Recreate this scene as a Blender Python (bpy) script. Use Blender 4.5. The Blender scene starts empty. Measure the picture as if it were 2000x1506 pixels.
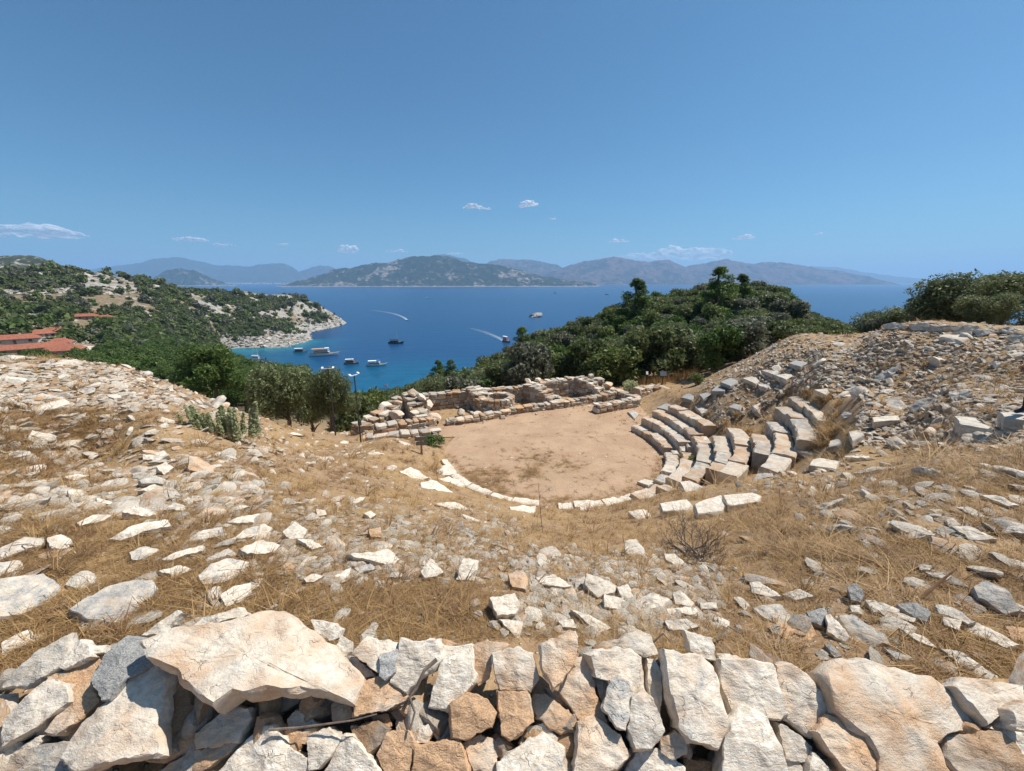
import bpy, bmesh, math, random
import numpy as np
from mathutils import Vector, Matrix, noise as mnoise

# ------------------------------------------------------------------ camera, world, sun, exposure
S = bpy.context.scene
COL = S.collection
F = 781.0                      # focal length in pixels of a 2000 px wide frame
PITCH = math.atan((753 - 550) / F)
EYE = 7.0                      # eye above the orchestra floor (z = 0)
SEA = -68.0
cam_d = bpy.data.cameras.new('camera')
cam = bpy.data.objects.new('camera', cam_d)
COL.objects.link(cam)
cam.location = (0, 0, EYE)
cam.rotation_euler = (math.pi / 2 - PITCH, 0, 0)
cam_d.sensor_fit = 'HORIZONTAL'
cam_d.sensor_width = 36.0
cam_d.lens = 36.0 * F / 2000.0
cam_d.clip_start = 0.05
cam_d.clip_end = 120000.0
S.camera = cam

SUN_EL = math.radians(60)
SUN_AZ = math.radians(72)      # from +Y (view direction) towards +X
sun_dir = Vector((math.sin(SUN_AZ) * math.cos(SUN_EL), math.cos(SUN_AZ) * math.cos(SUN_EL), math.sin(SUN_EL)))
world = bpy.data.worlds.new('World')
S.world = world
world.use_nodes = True
wn = world.node_tree
bg = wn.nodes['Background']
sky = wn.nodes.new('ShaderNodeTexSky')
sky.sky_type = 'NISHITA'
sky.sun_disc = False
sky.sun_elevation = SUN_EL
sky.sun_rotation = SUN_AZ
sky.altitude = 75
sky.air_density = 1.0
sky.dust_density = 0.9
sky.ozone_density = 5.0
tint = wn.nodes.new('ShaderNodeMix'); tint.data_type = 'RGBA'; tint.blend_type = 'MULTIPLY'
tint.inputs[0].default_value = 1.0
tint.inputs[7].default_value = (0.55, 0.90, 1.0, 1)      # deeper blue of a dry summer sky
wn.links.new(sky.outputs[0], tint.inputs[6])
wn.links.new(tint.outputs[2], bg.inputs[0])
bg.inputs[1].default_value = 0.082
sun_l = bpy.data.lights.new('sun', 'SUN')
sun_l.energy = 4.9
sun_l.angle = math.radians(0.53)
sun_l.color = (1.0, 0.95, 0.87)
sun = bpy.data.objects.new('sun', sun_l)
COL.objects.link(sun)
sun.location = (40, 10, 80)
sun.rotation_euler = sun_dir.to_track_quat('Z', 'Y').to_euler()
S.view_settings.view_transform = 'Standard'
S.view_settings.look = 'None'
S.view_settings.exposure = 0.32
S.view_settings.gamma = 1.0
S.view_settings.use_curve_mapping = False
S.cycles.use_denoising = True
S.cycles.max_bounces = 4
S.cycles.diffuse_bounces = 2
S.cycles.glossy_bounces = 2
S.cycles.transparent_max_bounces = 6
S.cycles.volume_bounces = 1
S.cycles.caustics_reflective = False
S.cycles.caustics_refractive = False

rng = np.random.default_rng(7)
R = random.Random(11)

# ------------------------------------------------------------------ picking points of the place
def ray(px, py):
    u = (px - 1000) / F
    v = (753 - py) / F
    return Vector((u, math.cos(PITCH) + v * math.sin(PITCH), -math.sin(PITCH) + v * math.cos(PITCH)))
CAM = Vector((0, 0, EYE))
def at_z(px, py, z):
    d = ray(px, py)
    return CAM + d * ((z - EYE) / d.z)
def at_r(px, py, r):
    d = ray(px, py)
    return CAM + d * (r / math.hypot(d.x, d.y))
def project(p):
    d = Vector(p) - CAM
    zc = d.y * math.cos(PITCH) - d.z * math.sin(PITCH)
    yc = d.y * math.sin(PITCH) + d.z * math.cos(PITCH)
    return 1000 + F * d.x / zc, 753 - F * yc / zc

# ------------------------------------------------------------------ numpy value noise
def vnoise(x, y, seed=0):
    xi = np.floor(x).astype(np.int64); yi = np.floor(y).astype(np.int64)
    xf = x - xi; yf = y - yi
    def h(a, b):
        n = (a * 374761393 + b * 668265263 + seed * 1442695041) & 0x7fffffff
        n = ((n ^ (n >> 13)) * 1274126177) & 0x7fffffff
        return ((n ^ (n >> 16)) & 0xffff) / 65535.0
    sx = xf * xf * (3 - 2 * xf); sy = yf * yf * (3 - 2 * yf)
    a = h(xi, yi) * (1 - sx) + h(xi + 1, yi) * sx
    b = h(xi, yi + 1) * (1 - sx) + h(xi + 1, yi + 1) * sx
    return a * (1 - sy) + b * sy
def fbm(x, y, octv=5, seed=0, gain=0.5):
    s = 0; a = 1; t = 0
    for i in range(octv):
        s = s + a * vnoise(x * 2 ** i + 17.3 * i, y * 2 ** i - 9.1 * i, seed + i); t += a; a *= gain
    return s / t
def sstep(a, b, x):
    t = np.clip((x - a) / (b - a), 0, 1)
    return t * t * (3 - 2 * t)

# ------------------------------------------------------------------ terrain function (thin plate spline over bearing and log distance)
OC = (1.75, 16.0)              # orchestra centre
OR = 4.5                       # orchestra radius
ctl = []                       # (azimuth, ln r, tan elevation)
def cp(px, py, r, dz=0.0):
    d = ray(px, py); h = math.hypot(d.x, d.y)
    ctl.append((math.atan2(d.x, d.y), math.log(r), d.z / h + dz / r))
def cz(px, r, z):
    d = ray(px, 553)
    ctl.append((math.atan2(d.x, d.y), math.log(r), (z - EYE) / r))
def cw(x, y, z):
    r = math.hypot(x, y)
    ctl.append((math.atan2(x, y), math.log(r), (z - EYE) / r))
def ca(deg, r, z):
    ctl.append((math.radians(deg), math.log(r), (z - EYE) / r))
# theatre bowl
for ph in range(-165, 16, 15):
    k = 0.56 if ph > -50 else 0.61 if ph > -80 else 0.53 if ph > -100 else 0.56 if ph > -140 else 0.46
    for rho in (4.7, 6.5, 8.5, 10.5, 12.5):
        x = OC[0] + rho * math.cos(math.radians(ph)); y = OC[1] + rho * math.sin(math.radians(ph))
        if math.hypot(x, y) < 2.4 or y > 19.5: continue
        if ph < -145 and rho > 8: continue
        cw(x, y, min(4.85, k * (rho - OR)))
for ph in range(0, 360, 45):
    cw(OC[0] + 3 * math.cos(math.radians(ph)), OC[1] + 3 * math.sin(math.radians(ph)), 0)
for p in [(690, 852, 20), (600, 845, 19.5), (520, 818, 19), (450, 795, 18.5), (300, 738, 18.5), (130, 706, 19), (0, 712, 19.5),
          (560, 900, 14.5), (0, 850, 10.6), (0, 1000, 6.1), (200, 900, 9.6), (2000, 1000, 6.1), (2000, 900, 8), (2000, 800, 12), (2000, 700, 17), (2000, 650, 21),
          (1850, 645, 21), (1720, 640, 21), (1600, 680, 20), (1500, 700, 21.5), (1390, 742, 23.5), (1320, 775, 22.5), (1700, 760, 15), (1850, 760, 14.5), (1250, 790, 22.3)]:
    cp(*p)
for a in (-75, -50, -25, 0, 25, 50, 75):
    ca(a, 0.5, 5.2); ca(a, 1.0, 5.1); ca(a, 1.4, 5.0); ca(a, 2.05, 4.95)
    if abs(a) >= 50: ca(a, 3.5, 4.95)
for a in (-180, -140, -100, 100, 140, 180):
    for r, z in ((0.5, 5.2), (2, 5.2), (8, 5.4), (30, 6), (150, 10), (900, 20)): ca(a, r, z)
# ground round the stage building and behind it
for x, y, z in [(-6, 20, 0), (-6, 24, -1.2), (-2, 21.5, 0), (-2, 25, -0.4), (3, 23, 0), (3, 26.5, -0.2), (7, 23, 0.1), (7, 26, 0), (9.5, 27, 0.1), (12, 28, 0.3), (11, 23, 1.0)]: cw(x, y, z)
for px, r, z in [(1350, 33, 0), (1200, 33, -1.2), (1000, 31, -2.2), (900, 32, -3.5), (750, 28, -3.5), (640, 25.5, -2), (550, 27, -2.5), (450, 25, -1.5), (300, 26, 0), (300, 60, -10), (300, 130, -22),
                 (0, 26, 1.5), (0, 60, -10), (0, 150, -21), (500, 50, -8), (600, 50, -9), (-400, 20, 4.6), (-400, 60, -4), (-400, 300, -20), (-400, 700, 30), (-400, 950, 0),
                 (2400, 12, 5), (2400, 20, 5.4), (2400, 40, 4), (2400, 100, 0), (2400, 300, -40), (2400, 900, -100), (-1500, 8, 5), (-1500, 100, 0), (-1500, 700, 30),
                 (1410, 170, -10), (1410, 260, -45), (1410, 400, -88), (1700, 130, -9), (1700, 300, -62), (1700, 500, -95), (1150, 160, -28), (1150, 250, -62), (1150, 330, -88),
                 (900, 150, -43), (900, 260, -73), (900, 310, -88), (750, 150, -41), (750, 250, -67), (750, 300, -80), (620, 160, -34), (620, 260, -62), (620, 340, -80), (500, 250, -47), (500, 380, -66), (500, 440, -78),
                 (1410, 950, -130), (1000, 950, -130), (1800, 950, -130), (800, 600, -110), (1200, 600, -120), (700, 950, -110), (750, 780, -100), (690, 760, -86), (690, 600, -90), (620, 520, -82), (560, 480, -80), (480, 470, -76), (440, 530, -71)]:
    cz(px, r, z)
for p in [(60, 690, 300), (180, 690, 320), (0, 640, 380), (120, 640, 400), (240, 650, 390, -2), (350, 660, 440, -2), (300, 690, 230, -6), (450, 708, 170, -8), (560, 725, 130, -8), (640, 755, 85, -6),
          (100, 600, 500), (100, 560, 600), (250, 600, 520), (250, 570, 600), (400, 625, 560), (400, 592, 640), (520, 625, 640), (520, 592, 740), (600, 622, 740),
          (0, 537, 700), (60, 532, 690), (130, 527, 690), (200, 534, 680), (290, 549, 690), (400, 564, 720), (480, 567, 780), (560, 578, 820), (620, 595, 840), (655, 614, 840)]:
    cp(*p)
for px, py in [(430, 684), (480, 682), (540, 678), (600, 664), (600, 648), (640, 641), (672, 627)]:
    p = at_z(px, py, SEA); cw(p.x, p.y, SEA)
for px, r, z in [(0, 900, 0), (130, 880, -10), (290, 870, -40), (400, 900, -75), (480, 950, -85), (560, 960, -95), (640, 920, -90), (660, 870, -82)]: cz(px, r, z)
for p in [(1410, 542, 105, -5.2), (1500, 550, 105, -4.6), (1330, 564, 100, -4.6), (1250, 592, 95, -3), (1180, 622, 90, -2.5), (1560, 586, 90, -4), (1640, 614, 70, -3.6), (1760, 614, 45, -3.4), (1900, 606, 40, -3), (2000, 604, 38, -3),
          (1300, 650, 55, -2), (1450, 642, 48, -2), (1550, 642, 42, -2.6), (1650, 634, 36, -2.8), (1200, 690, 45, -2), (1100, 702, 60, -2.5), (1050, 662, 85, -2.5), (1000, 692, 95, -2.5),
          (980, 737, 60, -2.5), (900, 742, 85, -2.5), (850, 738, 105, -3), (800, 768, 90, -3), (740, 792, 60, -3), (700, 792, 50, -3)]:
    cp(*p)
C = np.array(ctl)
KA = 2.2                       # weight of bearing against log distance
P_ = np.stack([C[:, 0] * KA, C[:, 1]], 1)
def _u(d2):
    return np.where(d2 > 1e-12, 0.5 * d2 * np.log(np.maximum(d2, 1e-12)), 0.0)
n_ = len(P_)
K_ = _u(((P_[:, None] - P_[None]) ** 2).sum(-1)) + np.eye(n_) * 2e-3
Q_ = np.concatenate([np.ones((n_, 1)), P_], 1)
A_ = np.block([[K_, Q_], [Q_.T, np.zeros((3, 3))]])
W_ = np.linalg.solve(A_, np.concatenate([C[:, 2], np.zeros(3)]))
def ground(x, y, rough=True):
    x = np.asarray(x, float); y = np.asarray(y, float); shp = x.shape
    x = x.ravel(); y = y.ravel()
    r = np.maximum(np.hypot(x, y), 0.3)
    q = np.stack([np.arctan2(x, y) * KA, np.log(r)], 1)
    e = np.empty(len(x))
    for i in range(0, len(x), 20000):
        s = slice(i, i + 20000)
        d2 = ((q[s, None] - P_[None]) ** 2).sum(-1)
        e[s] = _u(d2) @ W_[:n_] + W_[n_] + q[s] @ W_[n_ + 1:]
    z = EYE + r * e
    if rough:
        z = z + 0.16 * (fbm(x * 0.7, y * 0.7, 4, 3) - 0.5) * sstep(3, 9, r) + 0.05 * (fbm(x * 3, y * 3, 3, 9) - 0.5)
        far = sstep(40, 400, r)
        z = z + far * (7 * (fbm(x / 45, y / 45, 5, 5) - 0.5) + 12 * (fbm(x / 140, y / 140, 3, 8) - 0.5) * sstep(420, 620, r))
    rho = np.hypot(x - OC[0], y - OC[1])
    flat = 1 - sstep(OR - 0.05, OR + 0.55, rho)
    stage = sstep(-8.5, -6.5, x) * (1 - sstep(7, 9.5, x)) * sstep(15.5, 17, y) * (1 - sstep(25.5 + 0.1 * x, 28 + 0.1 * x, y))
    flat = np.maximum(flat, stage)
    an = np.degrees(np.arctan2(y - OC[1], x - OC[0]))
    z = z - 0.30 * sstep(-56, -52, an) * (1 - sstep(28, 32, an)) * sstep(OR, OR + .5, rho) * (1 - sstep(OR + 2.1 + 2.5 * (an < -5), OR + 2.6 + 2.5 * (an < -5), rho))
    z = z * (1 - flat) - 0.03 * flat
    return z.reshape(shp)
def gz(x, y):
    return float(ground(np.array([x]), np.array([y]))[0])
_T = np.exp(np.linspace(math.log(1.2), math.log(1000), 900))
def hits(pxs, pys, lift=0.0):
    """where the rays through a list of pixels first meet the ground raised by lift (None where they do not)"""
    out = []
    for px, py in zip(pxs, pys):
        d = ray(px, py); h = math.hypot(d.x, d.y)
        x = d.x / h * _T; y = d.y / h * _T; zr = EYE + d.z / h * _T
        b = np.nonzero(ground(x, y) + lift >= zr)[0]
        if len(b) == 0: out.append(None); continue
        i = b[0]
        if i > 0:
            lo, hi = _T[i - 1], _T[i]
            xs = np.linspace(lo, hi, 12)
            g = ground(d.x / h * xs, d.y / h * xs) + lift >= EYE + d.z / h * xs
            t = xs[np.argmax(g)]
        else: t = _T[0]
        out.append(Vector((d.x / h * t, d.y / h * t, EYE + d.z / h * t)))
    return out
def hit(px, py, lift=0.0):
    return hits([px], [py], lift)[0]
def gnormal(x, y, s=0.15):
    z = ground(np.array([x - s, x + s, x, x]), np.array([y, y, y - s, y + s]))
    return Vector((-(z[1] - z[0]) / (2 * s), -(z[3] - z[2]) / (2 * s), 1)).normalized()

# ------------------------------------------------------------------ object helpers
def link(name, me, mat=None, parent=None, loc=None):
    o = bpy.data.objects.new(name, me)
    COL.objects.link(o)
    if mat is not None and me is not None and not me.materials: me.materials.append(mat)
    if parent is not None: o.parent = parent
    if loc is not None: o.location = loc
    return o
def tag(o, label, cat, group=None):
    o['label'] = label; o['category'] = cat
    if group: o['group'] = group
    return o
def empty(name, loc, rz=0.0):
    o = bpy.data.objects.new(name, None); COL.objects.link(o)
    o.location = loc; o.rotation_euler = (0, 0, rz); o.empty_display_size = 0.2
    return o
def kind(o, k):
    o['kind'] = k; return o
def mesh_from(name, verts, faces, smooth=False, sharp=None):
    me = bpy.data.meshes.new(name)
    me.from_pydata([tuple(v) for v in verts], [], [tuple(f) for f in faces])
    if smooth:
        me.shade_smooth()
        if sharp: me.set_sharp_from_angle(angle=math.radians(sharp))
    me.update()
    return me
def mesh_np(name, verts, faces, smooth=False):
    """verts (n,3), faces (m,k) arrays"""
    me = bpy.data.meshes.new(name)
    verts = np.asarray(verts, np.float32); faces = np.asarray(faces, np.int32)
    m, k = faces.shape
    me.vertices.add(len(verts)); me.vertices.foreach_set('co', verts.ravel())
    me.loops.add(m * k); me.loops.foreach_set('vertex_index', faces.ravel())
    me.polygons.add(m); me.polygons.foreach_set('loop_start', np.arange(m, dtype=np.int32) * k)
    me.polygons.foreach_set('loop_total', np.full(m, k, np.int32))
    me.update(calc_edges=True)
    if smooth: me.shade_smooth()
    return me
def set_attr(me, name, arr):
    a = me.attributes.new(name, 'FLOAT', 'POINT')
    a.data.foreach_set('value', np.asarray(arr, np.float32).ravel())
class MB:
    """collects boxes, tubes and prisms into one mesh"""
    def __init__(s): s.v = []; s.f = []; s.m = []
    def add(s, vs, fs, mi=0):
        b = len(s.v); s.v += [tuple(v) for v in vs]; s.f += [tuple(i + b for i in f) for f in fs]; s.m += [mi] * len(fs)
    def box(s, c, d, M=None, mi=0):
        x, y, z = d[0] / 2, d[1] / 2, d[2] / 2
        vs = [Vector((a * x, b * y, e * z)) for e in (-1, 1) for b in (-1, 1) for a in (-1, 1)]
        vs = [(M @ v if M else v) + Vector(c) for v in vs]
        s.add(vs, [(0, 2, 3, 1), (4, 5, 7, 6), (0, 1, 5, 4), (2, 6, 7, 3), (0, 4, 6, 2), (1, 3, 7, 5)], mi)
    def tube(s, pts, rad, n=6, mi=0, cap=True):
        pts = [Vector(p) for p in pts]
        if not isinstance(rad, (list, tuple)): rad = [rad] * len(pts)
        vs = []; fs = []
        for i, p in enumerate(pts):
            t = (pts[min(i + 1, len(pts) - 1)] - pts[max(i - 1, 0)]).normalized()
            a = t.cross(Vector((0.31, 0.17, 0.93))); a = a.normalized() if a.length > 1e-4 else Vector((1, 0, 0))
            b = t.cross(a)
            for k in range(n):
                w = 2 * math.pi * k / n
                vs.append(p + (a * math.cos(w) + b * math.sin(w)) * rad[i])
        for i in range(len(pts) - 1):
            for k in range(n):
                fs.append((i * n + k, i * n + (k + 1) % n, (i + 1) * n + (k + 1) % n, (i + 1) * n + k))
        if cap:
            fs.append(tuple(range(n))[::-1]); fs.append(tuple((len(pts) - 1) * n + k for k in range(n)))
        s.add(vs, fs, mi)
    def mesh(s, name, smooth=False, sharp=None):
        return mesh_from(name, s.v, s.f, smooth, sharp)
    def build(s, name, mat, parent=None, smooth=False, sharp=None, loc=None):
        return link(name, s.mesh(name, smooth, sharp), mat, parent, loc)

# ------------------------------------------------------------------ materials
def new_mat(name):
    m = bpy.data.materials.new(name); m.use_nodes = True
    nt = m.node_tree
    return m, nt, nt.nodes['Principled BSDF']
class NT:
    def __init__(s, nt): s.nt = nt
    def n(s, t, **kw):
        o = s.nt.nodes.new(t)
        for k, v in kw.items():
            if k.startswith('_'):
                o.inputs[k[1:]].default_value = v
            else: setattr(o, k, v)
        return o
    def l(s, a, b): s.nt.links.new(a, b)
    def noise(s, vec, scale, detail=4, rough=0.55, w=None):
        o = s.n('ShaderNodeTexNoise'); o.inputs['Scale'].default_value = scale; o.inputs['Detail'].default_value = detail; o.inputs['Roughness'].default_value = rough
        if vec is not None: s.l(vec, o.inputs['Vector'])
        return o.outputs['Fac']
    def ramp(s, fac, stops):
        o = s.n('ShaderNodeValToRGB')
        el = o.color_ramp.elements
        while len(el) < len(stops): el.new(0.5)
        for e, (p, c) in zip(el, stops): e.position = p; e.color = (*c, 1) if len(c) == 3 else c
        s.l(fac, o.inputs[0]); return o.outputs[0]
    def step(s, fac, a, b):
        o = s.n('ShaderNodeMapRange'); o.interpolation_type = 'SMOOTHSTEP'
        s.l(fac, o.inputs[0])
        for i, v in ((1, a), (2, b)):
            if hasattr(v, 'node'): s.l(v, o.inputs[i])
            else: o.inputs[i].default_value = v
        return o.outputs[0]
    def math(s, op, a, b=0.0, c=None):
        o = s.n('ShaderNodeMath', operation=op)
        for i, v in enumerate((a, b) if c is None else (a, b, c)):
            if hasattr(v, 'node'): s.l(v, o.inputs[i])
            else: o.inputs[i].default_value = v
        return o.outputs[0]
    def mix(s, fac, a, b, bt='MIX'):
        o = s.n('ShaderNodeMix', data_type='RGBA', blend_type=bt)
        for i, v in ((0, fac), (6, a), (7, b)):
            if hasattr(v, 'node'): s.l(v, o.inputs[i])
            elif i == 0: o.inputs[0].default_value = v
            else: o.inputs[i].default_value = (*v, 1)
        return o.outputs[2]
    def bump(s, h, strength, dist, prev=None):
        o = s.n('ShaderNodeBump'); o.inputs['Strength'].default_value = strength; o.inputs['Distance'].default_value = dist
        s.l(h, o.inputs['Height'])
        if prev is not None: s.l(prev, o.inputs['Normal'])
        return o.outputs[0]
    def voro(s, vec, scale, feature='F1', out='Distance'):
        o = s.n('ShaderNodeTexVoronoi'); o.feature = feature; o.inputs['Scale'].default_value = scale
        if vec is not None: s.l(vec, o.inputs['Vector'])
        return o.outputs[out]
    def attr(s, name, out='Fac'):
        return s.n('ShaderNodeAttribute', attribute_name=name).outputs[out]

def stone_material(name, sc, use_color=True, bump_d=0.01, params=None):
    """pale marble and limestone with rust staining and grey weathering; object colour = (rust, grey, lightness)"""
    m, nt, b = new_mat(name); N = NT(nt)
    tc = N.n('ShaderNodeTexCoord').outputs['Object']
    oi = N.n('ShaderNodeObjectInfo')
    off = N.n('ShaderNodeVectorMath', operation='MULTIPLY_ADD')
    N.l(oi.outputs['Random'], off.inputs[0]); off.inputs[1].default_value = (37, 53, 71)
    N.l(tc, off.inputs[2]); v = off.outputs[0]
    if use_color:
        sp = N.n('ShaderNodeSeparateColor'); N.l(oi.outputs['Color'], sp.inputs[0])
        rust, grey, light = sp.outputs
    else:
        r1 = oi.outputs['Random']
        r2 = N.math('FRACT', N.math('MULTIPLY', r1, 7.31)); r3 = N.math('FRACT', N.math('MULTIPLY', r1, 23.7))
        p = params or (0.0, 0.6, 0.0, 0.6, 0.75, 1.05)
        def lerp(f, a, c): return N.math('MULTIPLY_ADD', N.math('POWER', f, 1.6), c - a, a)
        rust = lerp(r1, p[0], p[1]); grey = lerp(r2, p[2], p[3]); light = lerp(r3, p[4], p[5])
    st = N.n('ShaderNodeMapping'); st.inputs['Rotation'].default_value = (0.6, 0.5, 0.3); st.inputs['Scale'].default_value = (0.55, 1.0, 1.7); N.l(v, st.inputs[0])
    n1 = N.noise(v, 2.2 * sc, 6, 0.62); n2 = N.noise(v, 7 * sc, 6, 0.65); n3 = N.noise(v, 28 * sc, 5, 0.7); n4 = N.noise(v, 1.3 * sc, 3, 0.5)
    base = N.mix(N.step(n2, 0.35, 0.68), (0.60, 0.50, 0.385), (0.80, 0.735, 0.63))
    gcol = N.mix(N.step(n3, 0.35, 0.65), (0.27, 0.265, 0.25), (0.56, 0.54, 0.505))
    thg = N.math('SUBTRACT', 0.86, N.math('MULTIPLY', grey, 0.66))
    gm = N.step(N.math('MULTIPLY_ADD', n2, 0.35, N.math('MULTIPLY', n1, 0.65)), N.math('SUBTRACT', thg, 0.08), N.math('ADD', thg, 0.08))
    c = N.mix(gm, base, gcol)
    rcol = N.mix(N.step(n3, 0.3, 0.7), (0.42, 0.205, 0.085), (0.70, 0.44, 0.235))
    thr = N.math('SUBTRACT', 0.75, N.math('MULTIPLY', rust, 0.46))
    rm = N.step(N.math('MULTIPLY_ADD', n2, 0.4, N.math('MULTIPLY', n4, 0.6)), N.math('SUBTRACT', thr, 0.12), N.math('ADD', thr, 0.16))
    c = N.mix(N.math('MULTIPLY', rm, 0.85), c, rcol)
    # veins, thin cracks and dark lichen specks
    wv = N.n('ShaderNodeVectorMath', operation='MULTIPLY_ADD'); N.l(N.n('ShaderNodeTexNoise').outputs['Color'], wv.inputs[0])
    nn = wv.inputs[0].links[0].from_node; nn.inputs['Scale'].default_value = 3 * sc; N.l(v, nn.inputs['Vector'])
    wv.inputs[1].default_value = (0.5 / sc,) * 3; N.l(v, wv.inputs[2])
    cr = N.voro(wv.outputs[0], 2.6 * sc, 'DISTANCE_TO_EDGE')
    crm = N.math('MULTIPLY', N.math('SUBTRACT', 1.0, N.step(cr, 0.0, 0.03)), N.step(n1, 0.52, 0.66))
    c = N.mix(N.math('MULTIPLY', crm, 0.35), c, (0.42, 0.28, 0.16))
    sp_ = N.math('MULTIPLY', N.step(n3, 0.60, 0.74), 0.28)
    c = N.mix(sp_, c, (0.24, 0.22, 0.19))
    lg = N.n('ShaderNodeVectorMath', operation='SCALE'); N.l(c, lg.inputs[0]); N.l(light, lg.inputs[3])
    N.l(lg.outputs[0], b.inputs['Base Color'])
    b.inputs['Roughness'].default_value = 0.85
    b.inputs['Specular IOR Level'].default_value = 0.25
    n5 = N.noise(st.outputs[0], 3.0 * sc, 7, 0.6)
    h = N.math('ADD', N.math('MULTIPLY', n5, 1.3), N.math('MULTIPLY', n3, 0.30))
    h = N.math('SUBTRACT', h, N.math('MULTIPLY', crm, 0.35))
    N.l(N.bump(h, 0.8, bump_d), b.inputs['Normal'])
    return m
M = {}
M['stone_near'] = stone_material('stone_near', 6.0, True, 0.018)
M['stone_mid'] = stone_material('stone_mid', 2.2, True, 0.03)
M['rubble'] = stone_material('rubble', 2.6, False, 0.03, (0.0, 0.8, 0.0, 0.38, 0.7, 1.04))
M['rubble_grey'] = stone_material('rubble_grey', 2.6, False, 0.03, (0.05, 0.8, 0.0, 0.65, 0.62, 1.0))
M['masonry'] = stone_material('masonry', 2.4, False, 0.03, (0.1, 1.05, 0.0, 0.55, 0.55, 1.02))
M['rock_far'] = stone_material('rock_far', 0.12, False, 0.4, (0.0, 0.35, 0.3, 0.9, 0.55, 0.8))

def simple(name, col, rough=0.6, var=0.15, sc=8.0, bump=0.0, metal=0.0, spec=0.4):
    m, nt, b = new_mat(name); N = NT(nt)
    tc = N.n('ShaderNodeTexCoord').outputs['Object']
    n1 = N.noise(tc, sc, 5, 0.6)
    f = N.step(n1, 0.25, 0.75)
    c = N.mix(f, tuple(x * (1 - var) for x in col), tuple(min(1, x * (1 + var)) for x in col))
    N.l(c, b.inputs['Base Color']); b.inputs['Roughness'].default_value = rough; b.inputs['Metallic'].default_value = metal
    b.inputs['Specular IOR Level'].default_value = spec
    if bump: N.l(N.bump(n1, 0.6, bump), b.inputs['Normal'])
    return m
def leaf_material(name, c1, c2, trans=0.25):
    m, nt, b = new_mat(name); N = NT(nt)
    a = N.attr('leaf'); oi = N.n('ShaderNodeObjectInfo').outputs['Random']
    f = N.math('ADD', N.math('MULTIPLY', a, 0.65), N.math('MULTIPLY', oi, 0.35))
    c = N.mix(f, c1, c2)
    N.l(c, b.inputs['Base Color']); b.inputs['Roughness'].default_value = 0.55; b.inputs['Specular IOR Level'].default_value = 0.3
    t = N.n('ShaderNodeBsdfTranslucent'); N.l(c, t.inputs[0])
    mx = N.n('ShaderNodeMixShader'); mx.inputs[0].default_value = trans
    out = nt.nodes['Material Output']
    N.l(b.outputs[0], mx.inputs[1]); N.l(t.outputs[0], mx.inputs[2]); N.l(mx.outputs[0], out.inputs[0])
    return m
M['olive_leaf'] = leaf_material('olive_leaf', (0.085, 0.11, 0.042), (0.25, 0.275, 0.125), .35)
M['pine_leaf'] = leaf_material('pine_leaf', (0.05, 0.095, 0.02), (0.16, 0.225, 0.05), .4)
M['maquis_leaf'] = leaf_material('maquis_leaf', (0.058, 0.085, 0.027), (0.205, 0.225, 0.085), .4)
M['grey_leaf'] = leaf_material('grey_leaf', (0.10, 0.11, 0.07), (0.22, 0.22, 0.14), .35)
M['light_leaf'] = leaf_material('light_leaf', (0.08, 0.115, 0.03), (0.22, 0.25, 0.07), .35)
M['pale_leaf'] = leaf_material('pale_leaf', (0.30, 0.33, 0.17), (0.58, 0.58, 0.34), .45)
M['green_leaf'] = leaf_material('green_leaf', (0.06, 0.12, 0.03), (0.14, 0.22, 0.05))
M['straw'] = leaf_material('straw', (0.28, 0.165, 0.066), (0.58, 0.385, 0.17), 0.25)
M['straw_dark'] = leaf_material('straw_dark', (0.15, 0.082, 0.04), (0.33, 0.195, 0.09), 0.2)
M['bark'] = simple('bark', (0.13, 0.10, 0.075), 0.9, 0.35, 9, 0.03)
M['dead_wood'] = simple('dead_wood', (0.17, 0.13, 0.10), 0.9, 0.4, 30, 0.004)
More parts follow.
